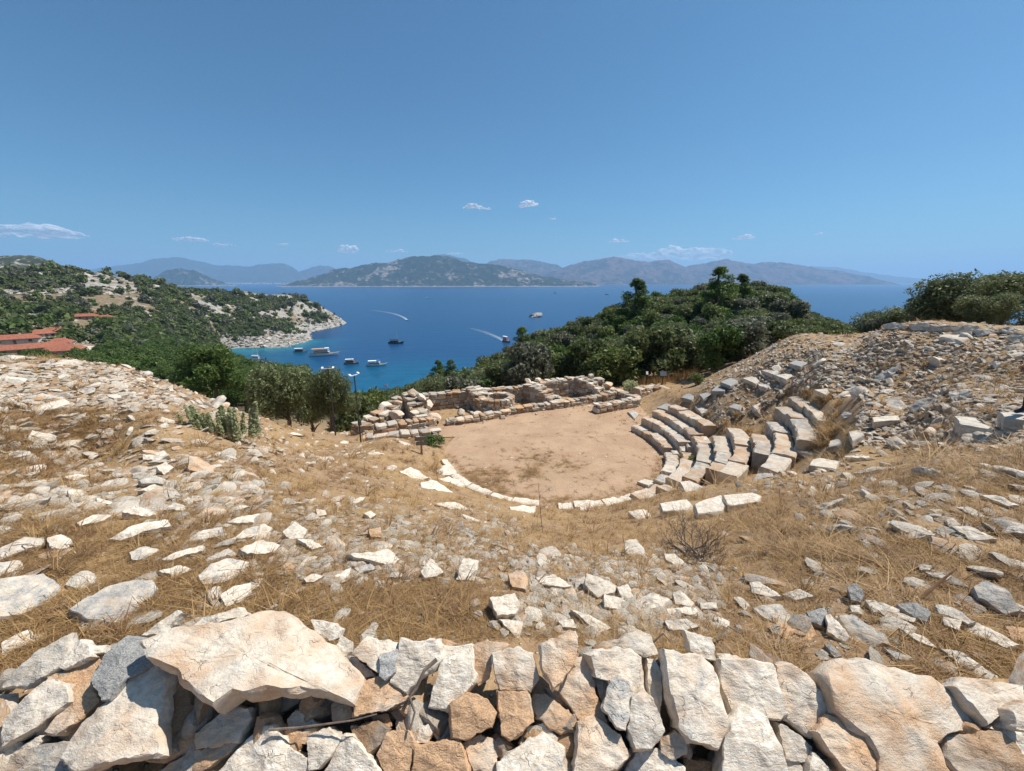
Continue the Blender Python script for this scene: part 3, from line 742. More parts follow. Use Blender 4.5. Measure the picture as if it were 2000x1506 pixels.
# outline, rust, grey, lightness, lift, thickness, label
WALL_STONES = [
 ([(0,1330),(65,1272),(130,1238),(135,1262),(120,1298),(48,1340),(-5,1342)], .15,.45,.85, .0,.06,''),
 ([(137,1258),(152,1249),(172,1262),(176,1282),(124,1307),(117,1302)], .0,.1,1.05, .0,.05,''),
 ([(180,1262),(205,1260),(203,1274),(185,1276)], .0,.2,1.0, -.02,.05,''),
 ([(92,1322),(185,1278),(200,1275),(175,1325),(132,1343)], .95,.0,.9, -.03,.07,''),
 ([(-5,1408),(88,1325),(128,1343),(133,1372),(60,1425),(-5,1460)], .2,.5,.95, .03,.09,''),
 ([(135,1345),(175,1325),(190,1372),(148,1410),(108,1435),(82,1428),(133,1367)], .65,.1,.95, .0,.08,''),
 ([(200,1285),(240,1242),(278,1248),(298,1290),(240,1328),(212,1365),(197,1367),(178,1325)], .0,1.0,.75, .05,.12,'dark grey lichen-crusted boulder'),
 ([(297,1295),(312,1320),(296,1420),(292,1468),(212,1488),(150,1506),(112,1480),(155,1412),(212,1367),(250,1320)], .35,.45,1.0, .05,.09,'long pale slab propped at a slant'),
 ([(-5,1480),(82,1455),(130,1450),(160,1515),(100,1540),(-5,1540)], .35,.6,.75, .0,.08,''),
 ([(-5,1476),(25,1465),(78,1437),(85,1445),(60,1470)], .1,.4,.95, -.02,.05,''),
 ([(337,1320),(355,1330),(370,1372),(380,1390),(367,1420),(310,1445),(300,1420),(305,1360)], 1.1,.0,.62, -.03,.13,'rust-brown upright stone beside the big slab'),
 ([(378,1432),(448,1378),(482,1384),(488,1402),(460,1448),(378,1464)], .45,.1,.95, .0,.12,''),
 ([(298,1445),(385,1405),(390,1415),(375,1460),(315,1490),(282,1482)], .75,.0,.95, -.04,.1,''),
 ([(375,1470),(470,1440),(440,1475),(380,1515),(300,1515),(330,1490)], .5,.3,.85, -.03,.1,''),
 ([(365,1232),(395,1205),(460,1187),(478,1200),(400,1224)], .2,.3,.95, -.08,.08,''),
 ([(275,1240),(320,1208),(345,1192),(352,1198),(330,1225),(340,1237)], .1,.5,.9, -.08,.06,''),
 ([(280,1252),(325,1233),(365,1226),(400,1222),(450,1212),(507,1195),(540,1189),(562,1200),(612,1228),(655,1262),(692,1300),(690,1315),(665,1348),(617,1333),(520,1338),(475,1350),(455,1346),(418,1372),(408,1366),(375,1338),(340,1302),(295,1285)], .42,.28,1.0, .13,.12,'very large flat slab with a rusty top, overhanging the wall'),
 ([(605,1212),(650,1217),(665,1230),(662,1245),(645,1251),(615,1230)], .1,.35,.98, .0,.07,''),
 ([(665,1242),(685,1252),(685,1272),(675,1282),(655,1265)], .25,.25,.95, -.02,.07,''),
 ([(688,1275),(712,1246),(775,1255),(780,1260),(742,1315),(725,1305)], .3,.05,1.08, .02,.07,''),
 ([(675,1280),(695,1285),(732,1320),(690,1328),(672,1310)], .1,.6,.85, -.02,.08,''),
 ([(742,1280),(778,1266),(770,1312),(752,1329),(741,1320)], .0,.85,.95, .04,.07,''),
 ([(782,1247),(805,1255),(850,1250),(860,1288),(792,1352),(762,1332),(775,1292)], .25,.3,1.02, .03,.08,''),
 ([(690,1342),(738,1322),(790,1350),(797,1365),(750,1388),(692,1398)], .6,.15,.98, .02,.1,''),
 ([(645,1380),(665,1352),(688,1345),(688,1400),(650,1412)], .65,.3,.8, -.05,.1,''),
 ([(762,1392),(800,1375),(810,1380),(805,1422),(788,1425)], .8,.3,.5, -.04,.1,''),
 ([(682,1420),(735,1408),(752,1425),(745,1450),(718,1472),(692,1445)], .65,.6,.5, .0,.1,''),
 ([(725,1398),(758,1395),(765,1418),(750,1425),(730,1412)], 1.0,.0,.8, -.05,.08,''),
 ([(405,1515),(455,1465),(510,1418),(532,1420),(560,1458),(598,1480),(600,1525),(500,1540)], .2,.05,1.1, .02,.12,'large white stone with a peaked top at the bottom edge'),
 ([(600,1440),(640,1422),(662,1445),(650,1470),(620,1502),(602,1505)], .2,.4,1.0, .02,.1,''),
 ([(625,1515),(670,1438),(688,1440),(725,1485),(742,1515),(690,1530)], .1,.05,1.12, .02,.1,''),
 ([(735,1475),(755,1432),(798,1428),(810,1452),(797,1505),(750,1512)], .7,.05,1.0, .02,.1,''),
 ([(790,1430),(845,1412),(848,1422),(835,1450),(810,1452)], .1,.15,1.0, -.01,.08,''),
 ([(812,1459),(895,1442),(902,1460),(915,1515),(860,1530),(803,1515)], .95,.0,1.0, .03,.1,'square rust-orange slab at the bottom edge'),
 ([(517,1388),(520,1365),(600,1350),(580,1375),(545,1392)], .4,.4,.7, -.1,.08,''),
 ([(560,1405),(575,1388),(598,1392),(622,1420),(600,1435),(562,1430)], .4,.2,.9, -.06,.08,''),
 ([(545,1428),(618,1425),(600,1455),(570,1450)], .7,.1,.95, -.03,.08,''),
 ([(865,1262),(920,1261),(925,1330),(880,1388),(835,1380),(858,1300)], .25,.0,1.08, .02,.1,''),
 ([(832,1240),(882,1252),(892,1258),(862,1264),(845,1256)], .9,.0,.9, -.03,.06,''),
 ([(918,1265),(952,1252),(995,1260),(965,1275),(955,1325),(935,1340),(915,1300)], .55,.45,.9, .0,.09,''),
 ([(962,1278),(1012,1266),(1040,1278),(1052,1325),(1034,1349),(977,1347),(966,1310)], .4,.35,1.0, .04,.09,''),
 ([(973,1350),(1030,1350),(1042,1410),(1000,1445),(980,1435)], .8,.05,1.0, .04,.1,'rust-streaked block below a paler slab'),
 ([(880,1378),(910,1352),(950,1365),(970,1392),(960,1420),(908,1445),(885,1440)], .9,.05,.9, .05,.12,''),
 ([(1058,1258),(1098,1240),(1122,1234),(1128,1245),(1122,1298),(1082,1344),(1060,1305)], .55,.1,1.08, .09,.08,'pointed white stone with red stains on top of the wall'),
 ([(1042,1355),(1065,1355),(1110,1385),(1130,1412),(1098,1432),(1072,1420),(1040,1388)], .8,.1,.88, .0,.1,''),
 ([(1092,1350),(1122,1285),(1152,1285),(1162,1350),(1188,1412),(1130,1405),(1115,1380)], .6,.1,.97, .0,.1,''),
 ([(1065,1345),(1095,1352),(1118,1390),(1080,1368)], .5,.2,.9, -.04,.08,''),
 ([(972,1488),(1025,1450),(1060,1432),(1100,1462),(1100,1515),(1030,1535),(972,1515)], .1,.1,1.08, .03,.12,''),
 ([(1012,1455),(1030,1422),(1060,1412),(1088,1442),(1085,1452),(1045,1450)], .15,.35,.95, -.02,.1,''),
 ([(905,1452),(940,1435),(1000,1460),(970,1480),(972,1510),(925,1505)], .6,.05,1.0, .0,.1,''),
 ([(1130,1410),(1160,1398),(1210,1435),(1230,1475),(1205,1502),(1120,1515),(1130,1455)], .4,.05,1.05, .03,.11,''),
 ([(845,1430),(875,1410),(882,1440),(855,1448)], .2,.1,1.0, -.04,.08,''),
 ([(1155,1282),(1170,1272),(1230,1268),(1255,1285),(1265,1350),(1238,1360),(1190,1330),(1165,1322)], .15,.45,1.02, .02,.1,''),
 ([(1192,1330),(1210,1318),(1235,1335),(1238,1360),(1222,1425),(1205,1420),(1178,1380)], .0,.6,1.02, .06,.07,''),
 ([(1160,1322),(1190,1332),(1178,1378),(1168,1350)], .3,.2,.95, -.03,.08,''),
 ([(1235,1362),(1258,1348),(1275,1365),(1298,1428),(1275,1462),(1245,1462),(1228,1420)], .3,.05,1.02, .07,.09,'cream oval stone standing upright'),
 ([(1168,1268),(1245,1230),(1272,1240),(1288,1278),(1258,1284),(1225,1268)], .3,.5,.9, -.03,.1,''),
 ([(1265,1285),(1282,1290),(1295,1320),(1292,1392),(1278,1380),(1267,1340)], .3,.15,1.0, .0,.08,''),
 ([(1300,1270),(1375,1285),(1400,1305),(1428,1410),(1412,1448),(1405,1462),(1348,1445),(1325,1420),(1305,1320)], .3,.5,1.05, .08,.13,'broad grey slab with rusty veins, centre right'),
 ([(1340,1232),(1392,1248),(1398,1290),(1375,1285),(1350,1272)], .15,.2,1.0, -.02,.09,''),
 ([(1412,1288),(1468,1288),(1512,1300),(1540,1392),(1525,1405),(1452,1388),(1440,1400),(1415,1335)], .35,.35,1.05, .03,.1,''),
 ([(1400,1275),(1425,1276),(1438,1285),(1410,1292)], .1,.1,1.0, -.02,.06,''),
 ([(1452,1378),(1465,1382),(1502,1402),(1528,1465),(1545,1525),(1470,1540),(1416,1525),(1418,1440)], .05,.35,1.08, .06,.12,'pale pointed slab at the bottom right of centre'),
 ([(1290,1445),(1320,1430),(1342,1445),(1342,1472),(1315,1485),(1292,1470)], .45,.1,.9, .04,.1,''),
 ([(1218,1510),(1250,1462),(1282,1462),(1338,1498),(1338,1520),(1280,1535)], .15,.05,1.05, .02,.1,''),
 ([(1335,1482),(1405,1490),(1408,1520),(1340,1520)], 1.1,.0,.6, -.04,.1,''),
 ([(1520,1300),(1550,1299),(1582,1322),(1635,1390),(1618,1410),(1592,1442),(1540,1405),(1525,1342)], .35,.3,1.05, .02,.1,''),
 ([(1522,1412),(1540,1420),(1588,1458),(1585,1490),(1538,1485)], .3,.5,.95, .0,.1,''),
 ([(1598,1430),(1622,1398),(1675,1412),(1720,1470),(1725,1488),(1712,1505),(1660,1515)], .6,.05,1.08, .06,.1,''),
 ([(1618,1315),(1640,1302),(1700,1290),(1775,1315),(1832,1322),(1890,1375),(1925,1418),(1860,1432),(1838,1450),(1858,1525),(1790,1540),(1725,1520),(1722,1480),(1700,1438),(1640,1392),(1620,1335)], .5,.3,.95, .05,.12,'huge yellowish slab leaning at the lower right'),
 ([(1885,1325),(1925,1325),(2010,1338),(2010,1370),(1960,1392),(1935,1415),(1868,1340)], .4,.15,1.0, .02,.1,''),
 ([(1860,1442),(1925,1430),(1962,1432),(2010,1488),(2015,1525),(1890,1525),(1858,1480)], .5,.5,.8, .02,.12,''),
 ([(1930,1420),(1945,1414),(2010,1435),(2010,1480),(1962,1432)], .3,.3,1.0, .0,.1,''),
 ([(1982,1388),(2010,1370),(2015,1430),(1988,1425)], .35,.3,.95, .06,.1,''),
 ([(1585,1490),(1592,1472),(1635,1515),(1610,1530),(1583,1520)], .0,.3,1.05, .02,.08,''),
 ([(1538,1487),(1560,1488),(1578,1515),(1555,1528),(1535,1520)], .2,.5,.9, -.02,.08,''),
]
def wall_plane(cx):
    return Vector((0.16 * (cx - 1000) / 1000, -0.62, 0.785)).normalized()
sid = 100
for poly, rust, grey, light, lift, thick, lab in WALL_STONES:
    sid += 1
    cx = sum(p[0] for p in poly) / len(poly); cy = sum(p[1] for p in poly) / len(poly)
    n0 = WALL_N
    base = on_plane(cx, cy, WALL_P, n0) + n0 * lift
    rr_ = random.Random(sid)
    n = (n0 + Vector((rr_.uniform(-.16, .16), rr_.uniform(-.14, .14), rr_.uniform(-.05, .12)))).normalized()
    if len(poly) > 15: n = Vector((0.03, -0.35, 0.93)).normalized() if cx < 1000 else (n0 + Vector((.08, .05, .1))).normalized()
    poly = [(cx + (x - cx) * 1.055, cy + (y - cy) * 1.055) for x, y in poly]
    pts = [on_plane(x, y, base, n) for x, y in poly]
    me, org = slab_mesh('stone', pts, n, thick * 1.25, sid, 0.045, 9, None, 0.06, 1.0)
    o = link('stone', me, M['stone_near'], wall, org - wall.location)
    o.color = (rust + .07, grey * .85, light * 1.02, 1)
    if lab: o['label'] = lab
# smaller stones packed behind and under them
for i in range(210):
    px = R.uniform(-60, 2060); py = R.uniform(1290 if px < 1560 else 1430, 1560)
    b_ = on_plane(px, py, WALL_P, WALL_N) - WALL_N * R.uniform(0.06, 0.13)
    s = R.uniform(0.09, 0.19)
    me = rock_mesh('stone', 700 + i % 14, 3, (1, 0.75, 0.6)) if i < 14 else FILL[i % 14]
    if i == 0: FILL = []
    if i < 14: FILL.append(me)
    o = link('stone', me, M['stone_near'], wall, b_ - wall.location)
    o.scale = (s, s, s); o.rotation_euler = (R.uniform(0, 6), R.uniform(0, 6), R.uniform(0, 6))
    o.color = (R.uniform(.2, 1.0), R.uniform(0, .5), R.uniform(.7, 1.0), 1)
# the wall runs on beyond both sides
for i in range(44):
    px = R.uniform(-900, -30) if i % 2 else R.uniform(2035, 2900); py = R.uniform(1300, 1500)
    b_ = on_plane(px, py, WALL_P, WALL_N) - WALL_N * R.uniform(0.0, 0.05)
    o = link('stone', FILL[i % 14], M['stone_near'], wall, b_ - wall.location)
    s = R.uniform(.26, .42); o.scale = (s, s * .9, s * .55); o.rotation_euler = (0.67 + R.uniform(-.3, .3), R.uniform(-.3, .3), R.uniform(-.6, .6))
    o.color = (R.uniform(.1, .7), R.uniform(0, .5), R.uniform(.85, 1.05), 1)
# rubble core of the wall
core = MB()
nx_ = 60
vs = []
for i in range(nx_ + 1):
    x = -4.0 + 8.0 * i / nx_
    for y, z in ((-0.2, 4.7), (0.55, 4.80), (1.0, 5.03), (1.25, 5.22), (1.42, 5.25), (1.62, 4.98), (1.8, 4.75)):
        vs.append((x, y + 0.05 * mnoise.noise(Vector((x * 3, y, 1))), z + 0.05 * mnoise.noise(Vector((x * 4, y * 4, 5)))))
core.add(vs, [(i * 7 + j, (i + 1) * 7 + j, (i + 1) * 7 + j + 1, i * 7 + j + 1) for i in range(nx_) for j in range(6)])
o = core.build('rubble_core', M['ground'], wall, True); o.location = -wall.location
M['ground']  # earth between the stones

# --- rocks lying on the slope, each traced at its own place on the ground: outline, rust, grey, lightness, tilt to viewer, height, label, name
ROCKS = [
 ([(0,1252),(55,1228),(88,1247),(60,1256),(0,1278)],.1,.1,1.05,.2,.08,'white wedge of stone in the grass at the far left, above the wall'),
 ([(904,1089),(937,1092),(928,1134),(889,1131)],.1,.05,1.08,.7,.18,'upright rectangular white stone in the middle of the slope'),
 ([(955,1167),(1006,1156),(1018,1182),(1006,1197),(970,1203)],.05,.25,1.1,.45,.2,'chunky white block with a dark shadow on its left'),
 ([(973,1209),(1022,1209),(1013,1251),(994,1230)],.2,.3,.95,.3,.06,'flat triangular stone just below the chunky white block'),
 ([(991,1116),(1021,1110),(1033,1128),(1027,1152),(1000,1146)],.6,.15,1.0,.6,.16,'rounded pinkish-orange stone in the centre rubble heap'),
 ([(1045,1128),(1084,1122),(1117,1140),(1105,1146),(1060,1143)],.1,.2,1.05,.5,.12,'long white stone at the top of the centre rubble heap'),
 ([(1144,1119),(1165,1122),(1207,1140),(1201,1155),(1168,1167),(1141,1140)],.3,.4,.9,.5,.2,'tan angular block with a shaded left face in the rubble heap'),
 ([(1180,1158),(1210,1167),(1216,1191),(1180,1185)],.1,.3,1.08,.5,.15,'smooth bluish-white stone right of the rubble heap'),
 ([(1204,1146),(1228,1140),(1240,1167),(1216,1170)],.2,.25,.98,.5,.13,'knobbly cream stone behind the smooth bluish-white one'),
 ([(1240,1167),(1270,1155),(1309,1167),(1294,1185),(1255,1191)],.05,.2,1.06,.45,.13,'broad white rock between rubble heap and foreground wall'),
 ([(1312,1155),(1330,1152),(1357,1176),(1351,1185),(1318,1179)],.35,.05,1.03,.5,.14,'cream rounded rock right of the broad white rock'),
 ([(1219,1056),(1243,1050),(1264,1080),(1240,1092),(1222,1080)],.05,.5,1.0,.7,.15,'grey-white stone standing alone in the dry grass'),
 ([(1297,1077),(1318,1080),(1342,1104),(1330,1113),(1300,1092)],.1,.3,1.0,.6,.12,'slanting white stone half sunk in grass near the dead bush'),
 ([(1114,1188),(1150,1200),(1198,1224),(1159,1239),(1150,1218)],.1,.25,1.05,.4,.1,'long crooked white stone lying towards the wall'),
 ([(1090,1209),(1120,1209),(1126,1227),(1099,1224)],.05,.35,1.0,.4,.1,'small grey-white stone left of the crooked one'),
 ([(1297,1212),(1342,1206),(1366,1221),(1342,1230),(1306,1230)],.1,.5,.92,.4,.12,'mottled grey stone just behind the wall top'),
 ([(1300,1188),(1360,1185),(1369,1197),(1306,1200)],.05,.15,1.08,.4,.09,'low bright white stone behind the mottled grey one'),
 ([(1366,1176),(1399,1173),(1402,1188),(1369,1191)],.0,.55,.95,.5,.1,'bluish block with a dark hollow under it'),
 ([(1402,1203),(1426,1212),(1423,1227),(1405,1221)],.0,.3,1.05,.4,.09,'small pale pointed stone right of the bluish block'),
 ([(1282,1197),(1300,1197),(1300,1212),(1282,1209)],1.1,.0,.75,.4,.09,'small rust-brown stone among white ones'),
 ([(994,989),(1048,985),(1045,999),(1000,999)],.0,.1,1.12,.5,.15,'low white slab in the grass below the orchestra edge'),
 ([(850,984),(889,980),(928,990),(880,995)],.05,.1,1.1,.5,.15,'long white slab left of the low slab, above the centre slope'),
 ([(1225,999),(1264,994),(1273,1008),(1246,1015)],.05,.15,1.1,.5,.18,'white slab with a notch below the seat blocks'),
 ([(1132,987),(1153,988),(1153,997),(1134,997)],.05,.1,1.1,.5,.15,'small square white stone at the orchestra edge'),
 ([(1469,1180),(1523,1180),(1553,1207),(1547,1222),(1493,1207)],.05,.55,.98,.35,.09,'smooth grey slab resting on orange earth'),
 ([(1463,1135),(1481,1132),(1526,1159),(1499,1165),(1469,1159)],.1,.45,.98,.5,.13,'rough grey-white rock above the smooth grey slab'),
 ([(1526,1159),(1562,1150),(1592,1162),(1553,1172)],.1,.5,.95,.5,.1,'flat grey stone right of the rough grey-white rock'),
 ([(1574,1195),(1610,1183),(1616,1195),(1604,1222),(1586,1216)],.05,.9,.85,.45,.14,'dark grey angular rock beside orange earth'),
 ([(1613,1198),(1622,1196),(1661,1245),(1652,1252),(1616,1234)],.1,.15,1.08,.45,.12,'sharp white splinter of rock next to the dark grey one'),
 ([(1637,1201),(1664,1198),(1730,1240),(1739,1258),(1670,1252)],.1,.6,.85,.3,.1,'long grey weathered slab half hidden by dry stems'),
 ([(1655,1144),(1673,1138),(1688,1156),(1682,1174),(1661,1171)],.0,.8,.85,.7,.18,'round dark grey boulder at the top of the stone row'),
 ([(1658,1183),(1679,1180),(1685,1198),(1664,1195)],.1,.4,.95,.5,.1,'small grey stone under the round boulder'),
 ([(1688,1168),(1709,1171),(1757,1189),(1754,1195),(1706,1195)],.2,.1,1.06,.45,.12,'cream block right of the round grey boulder'),
 ([(1712,1189),(1790,1204),(1787,1213),(1730,1206)],.35,.1,1.0,.45,.1,'thin cream slab below the cream block'),
 ([(1751,1177),(1790,1174),(1820,1195),(1811,1213),(1784,1204)],.0,.95,.72,.45,.14,'dark greenish-grey rock in the right stone row'),
 ([(1826,1174),(1850,1177),(1907,1216),(1892,1219),(1835,1195)],.05,.55,.95,.4,.12,'long grey slab sloping to the right in the stone row'),
 ([(1841,1204),(1880,1210),(1874,1231),(1844,1219)],.05,.3,1.05,.4,.1,'short white block under the long sloping slab'),
 ([(1880,1216),(1910,1216),(1997,1258),(1970,1264),(1883,1228)],.05,.35,1.03,.35,.1,'narrow pale slab at the right end of the stone row'),
 ([(1901,1144),(1925,1129),(1964,1147),(1997,1189),(1970,1198),(1910,1168)],.05,.7,.85,.5,.2,'large blue-grey rock at the right edge above the stone row'),
 ([(1964,1219),(2003,1225),(2010,1255),(1976,1249)],1.0,.0,.95,.35,.08,'orange rock at the right edge'),
 ([(1752,1222),(1810,1245),(1832,1262),(1795,1254)],.05,.2,1.05,.35,.08,'thin white slab behind the huge leaning slab'),
 ([(1835,1265),(1875,1270),(1952,1320),(1950,1328),(1925,1325),(1875,1300)],.05,.6,.95,.35,.08,'long grey slab lying behind the right end of the wall'),
 ([(1725,1262),(1750,1270),(1795,1288),(1750,1288)],.1,.6,.8,.3,.06,'weathered grey slab sunk in stems behind the huge slab'),
 ([(1610,1255),(1625,1258),(1645,1282),(1630,1284)],.0,.7,.85,.35,.07,'narrow dark stone just above the wall on the right'),
 ([(1490,1215),(1582,1205),(1595,1235),(1575,1262),(1525,1245)],1.0,.0,.95,.2,.05,'flat crumbling orange rock under the smooth grey slab'),
 ([(1865,988),(1895,990),(1925,1006),(1907,1010)],.05,.35,1.0,.5,.12,'thin flat slab on the right slope, upper one'),
 ([(1916,968),(1940,966),(1994,985),(1970,988)],.05,.3,1.02,.5,.12,'long thin slab near the right edge above the grass'),
 ([(1856,1027),(1892,1026),(1952,1048),(1898,1055)],.05,.4,1.0,.5,.14,'broad flat grey slab on the right slope'),
 ([(1765,1042),(1817,1035),(1829,1045),(1772,1052)],.05,.2,1.06,.5,.12,'white flat stone alone in the right grass'),
 ([(1577,986),(1604,984),(1652,972),(1610,995)],.05,.2,1.05,.6,.14,'row of white stone edge in the grass below the seats'),
 ([(1949,1039),(1970,1027),(2003,1024),(2006,1042)],.05,.5,.92,.5,.15,'grey rock at the right edge, mid slope'),
 ([(1793,1102),(1820,1103),(1817,1112),(1796,1112)],.1,.4,.95,.6,.12,'small grey stone upper one of a pair in right grass'),
 ([(1805,1114),(1859,1123),(1850,1132),(1820,1124)],.1,.4,.95,.5,.1,'long grey stone lower one of a pair in right grass'),
 ([(-8,1130),(84,1113),(115,1132),(105,1168),(36,1196),(-8,1204)],.05,.62,.92,.35,.18,'big grey lichen-spotted boulder at the left edge'),
 ([(-8,1096),(41,1093),(50,1108),(-8,1127)],.05,.65,.88,.4,.12,'grey slab behind the big left boulder'),
 ([(131,1182),(203,1141),(241,1132),(299,1129),(311,1148),(275,1194),(239,1218),(167,1208)],.2,.68,.85,.35,.16,'large mottled lichen slab lying in the grass on the left'),
 ([(385,1120),(411,1098),(450,1088),(497,1092),(495,1110),(450,1130),(430,1138),(395,1138)],.1,.55,.98,.4,.12,'broad pale grey slab with speckles left of centre'),
 ([(208,1046),(263,1024),(327,1012),(335,1022),(299,1034),(239,1049)],.05,.25,1.03,.5,.16,'long white slab with a dark broken end on the left slope'),
 ([(148,1019),(182,1005),(220,1005),(203,1015),(155,1027)],.05,.2,1.03,.5,.12,'flat white slab above the long white one'),
 ([(88,1050),(120,1041),(141,1053),(134,1070),(100,1072)],.2,.4,.98,.6,.18,'rounded pink-grey boulder near the left edge'),
 ([(-8,1065),(48,1046),(86,1050),(88,1062),(36,1080),(-8,1094)],.2,.55,.9,.5,.15,'weathered grey ledge left of the rounded boulder'),
 ([(368,890),(387,892),(418,909),(418,921),(402,927),(366,914)],.6,.0,1.06,.9,.28,'peach-coloured boulder on the left slope'),
 ([(304,912),(323,902),(340,912),(320,926)],.0,.1,1.12,.8,.2,'bright white stone left of the peach boulder'),
 ([(301,885),(320,879),(330,888),(306,902),(294,905)],.05,.45,.97,.8,.2,'grey-white stone above the bright white stone'),
 ([(277,887),(299,887),(299,898),(279,898)],.05,.3,1.03,.9,.15,'small layered block beside the grey-white stone'),
 ([(270,936),(306,928),(325,937),(320,945),(275,944)],.05,.6,.9,.7,.18,'dark-ended grey rock on the left slope'),
 ([(268,957),(301,945),(320,952),(316,963)],.05,.45,1.0,.7,.15,'pale rock just below the dark-ended one'),
 ([(124,931),(148,925),(177,928),(148,939)],.05,.2,1.06,.8,.15,'long white rock in the grass at mid left'),
 ([(318,991),(340,981),(361,988),(356,997)],.05,.5,.98,.6,.14,'grey rock with a flat top on the left rubble patch'),
 ([(237,1000),(261,985),(306,1000),(287,1009)],.1,.4,1.0,.6,.16,'pale hump of rock above the long white slab'),
 ([(187,972),(222,979),(215,985),(189,980)],.0,.1,1.1,.7,.12,'small smooth white stone on the left slope'),
 ([(132,957),(163,956),(167,967),(134,970)],.1,.3,1.0,.7,.14,'pale rock beside a dark patch at mid left'),
 ([(354,1060),(387,1038),(435,1027),(433,1043),(383,1056)],.05,.6,.95,.5,.12,'grey slanting slab left of the pink-white rock'),
 ([(313,1091),(340,1079),(397,1062),(395,1074),(330,1094)],.2,.3,1.0,.5,.12,'low white and pink rock in grass, left of centre'),
 ([(251,1079),(280,1065),(311,1070),(282,1093),(258,1094)],.05,.65,.9,.5,.12,'streaky grey stone in the left grass'),
 ([(308,1115),(354,1102),(378,1110),(340,1126)],.05,.35,1.0,.45,.1,'pale stone beside bent straw, left of the speckled slab'),
 ([(0,885),(36,879),(60,880),(65,887),(30,894),(0,894)],.05,.6,.92,.9,.2,'grey ledge at the left edge, upper slope'),
 ([(466,1070),(510,1052),(548,1064),(537,1078),(482,1082)],.3,.15,1.05,.55,.16,'pink and white blotched rock left of centre'),
 ([(450,1053),(480,1034),(518,1023),(535,1029),(524,1040),(474,1052)],.05,.55,.97,.55,.15,'grey rock with a dark right end above the blotched rock'),
 ([(441,1015),(466,1007),(521,1000),(526,1010),(507,1021),(463,1021)],.05,.45,1.0,.6,.15,'broad pale slab higher up, left of centre'),
 ([(551,1037),(576,1018),(601,1034),(592,1051),(565,1051)],.05,.4,1.0,.6,.17,'pale grey rock right of the dark-ended grey rock'),
 ([(579,1051),(603,1051),(634,1067),(609,1074)],.05,.35,1.03,.5,.12,'pale rock running down to the white rubble'),
 ([(675,1078),(741,1075),(757,1070),(782,1086),(771,1103),(730,1097)],.1,.2,1.06,.5,.16,'wide white rock in the middle of the rubble band'),
 ([(592,1128),(612,1119),(634,1125),(614,1136),(598,1137)],.3,.3,1.0,.5,.1,'thin tilted stone with a rusty shaded edge'),
 ([(653,1125),(686,1106),(678,1128),(664,1134)],.05,.35,1.0,.45,.1,'small grey-white wedge below the wide white rock'),
 ([(691,1108),(724,1100),(735,1110),(702,1119)],.05,.6,.9,.5,.1,'layered grey stone right of the small wedge'),
 ([(427,1163),(455,1144),(491,1136),(491,1152),(474,1174),(441,1184)],.1,.4,.98,.4,.12,'pale slab under straw behind the very large slab'),
 ([(821,1114),(840,1089),(867,1114),(851,1125),(829,1129)],.05,.45,1.0,.55,.16,'craggy grey-white rock left of the upright white stone'),
 ([(617,993),(636,996),(639,1004),(620,1009)],.4,.1,1.03,.8,.14,'small stacked cream stones in the left-centre rubble'),
 ([(711,1001),(724,997),(735,1005),(724,1012)],.05,.3,1.05,.7,.14,'small white boulder above the centre rubble'),
 ([(719,1034),(744,1029),(746,1048),(724,1048)],.8,.0,.95,.7,.14,'orange-tinted stone in the centre rubble'),
 ([(780,918),(803,912),(838,934),(816,939)],.0,.05,1.12,.45,.25,'big smooth white slab left of the orchestra edge'),
 ([(821,941),(845,938),(889,951),(877,960),(822,953)],.0,.05,1.12,.45,.25,'second big white slab below the smooth one'),
 ([(855,934),(877,930),(910,944),(900,952)],.0,.1,1.1,.4,.25,'white slab touching the orchestra edge on the left'),
 ([(861,897),(874,898),(889,917),(877,916)],.0,.1,1.1,.3,.25,'white kerb block where the orchestra edge begins'),
 ([(853,915),(871,911),(877,928),(858,929)],.0,.15,1.08,.4,.25,'rounded white block beside the first kerb block'),
 ([(1702,745),(1720,726),(1758,710),(1748,728),(1730,744)],.05,.75,.88,.9,.25,'grey slab tilted up on the right hillside'),
 ([(1774,797),(1794,779),(1827,773),(1841,779),(1837,791),(1784,804)],.05,.7,.88,.7,.3,'big grey boulder with a pale underside on the right slope'),
 ([(1720,777),(1756,775),(1774,795),(1768,802),(1734,802)],.1,.65,.86,.6,.35,'squarish grey boulder left of the big grey one'),
 ([(1853,769),(1879,760),(1899,767),(1883,777),(1859,780)],.1,.45,.95,.7,.28,'flat-topped pale boulder on the right slope'),
 ([(1716,761),(1740,756),(1750,763),(1730,770)],.1,.5,.9,.7,.2,'small flat grey stone above the squarish boulder'),
 ([(1730,861),(1750,850),(1770,865),(1766,874),(1742,874)],.15,.5,.88,.7,.25,'tilted grey stone with a deep shadow, right slope'),
 ([(1774,863),(1827,858),(1827,868),(1796,872)],.05,.55,.92,.6,.18,'long low grey stone right of the tilted one'),
 ([(1762,845),(1796,830),(1800,839),(1780,854)],.1,.5,.92,.6,.18,'pale slanting stone above the long low one'),
 ([(1935,710),(1945,704),(1957,708),(1945,721)],.0,.1,1.1,1.0,.25,'white stone standing out on the right hillside'),
 ([(1776,632),(1815,630),(1812,645),(1780,645)],.05,.5,.9,1.6,.35,'pale block in the line of stones on the right crest'),
 ([(1802,637),(1883,635),(1870,645),(1808,647)],.2,.6,.75,1.6,.35,'long dark stone in the line on the right crest'),
 ([(1863,638),(1913,636),(1913,643),(1875,647)],.1,.6,.85,1.6,.3,'long grey stone right of the dark one on the crest'),
 ([(1949,641),(1971,638),(1995,650),(1965,653)],.1,.5,.85,1.6,.3,'wedge-shaped stone near the right end of the crest'),
 ([(1724,632),(1748,629),(1770,634),(1766,641),(1736,643)],.05,.5,.9,1.6,.3,'pale stones at the left end of the crest line'),
 ([(1899,643),(1919,641),(1947,646),(1911,659)],.1,.5,.88,1.3,.35,'rounded stone before the wedge on the right crest'),
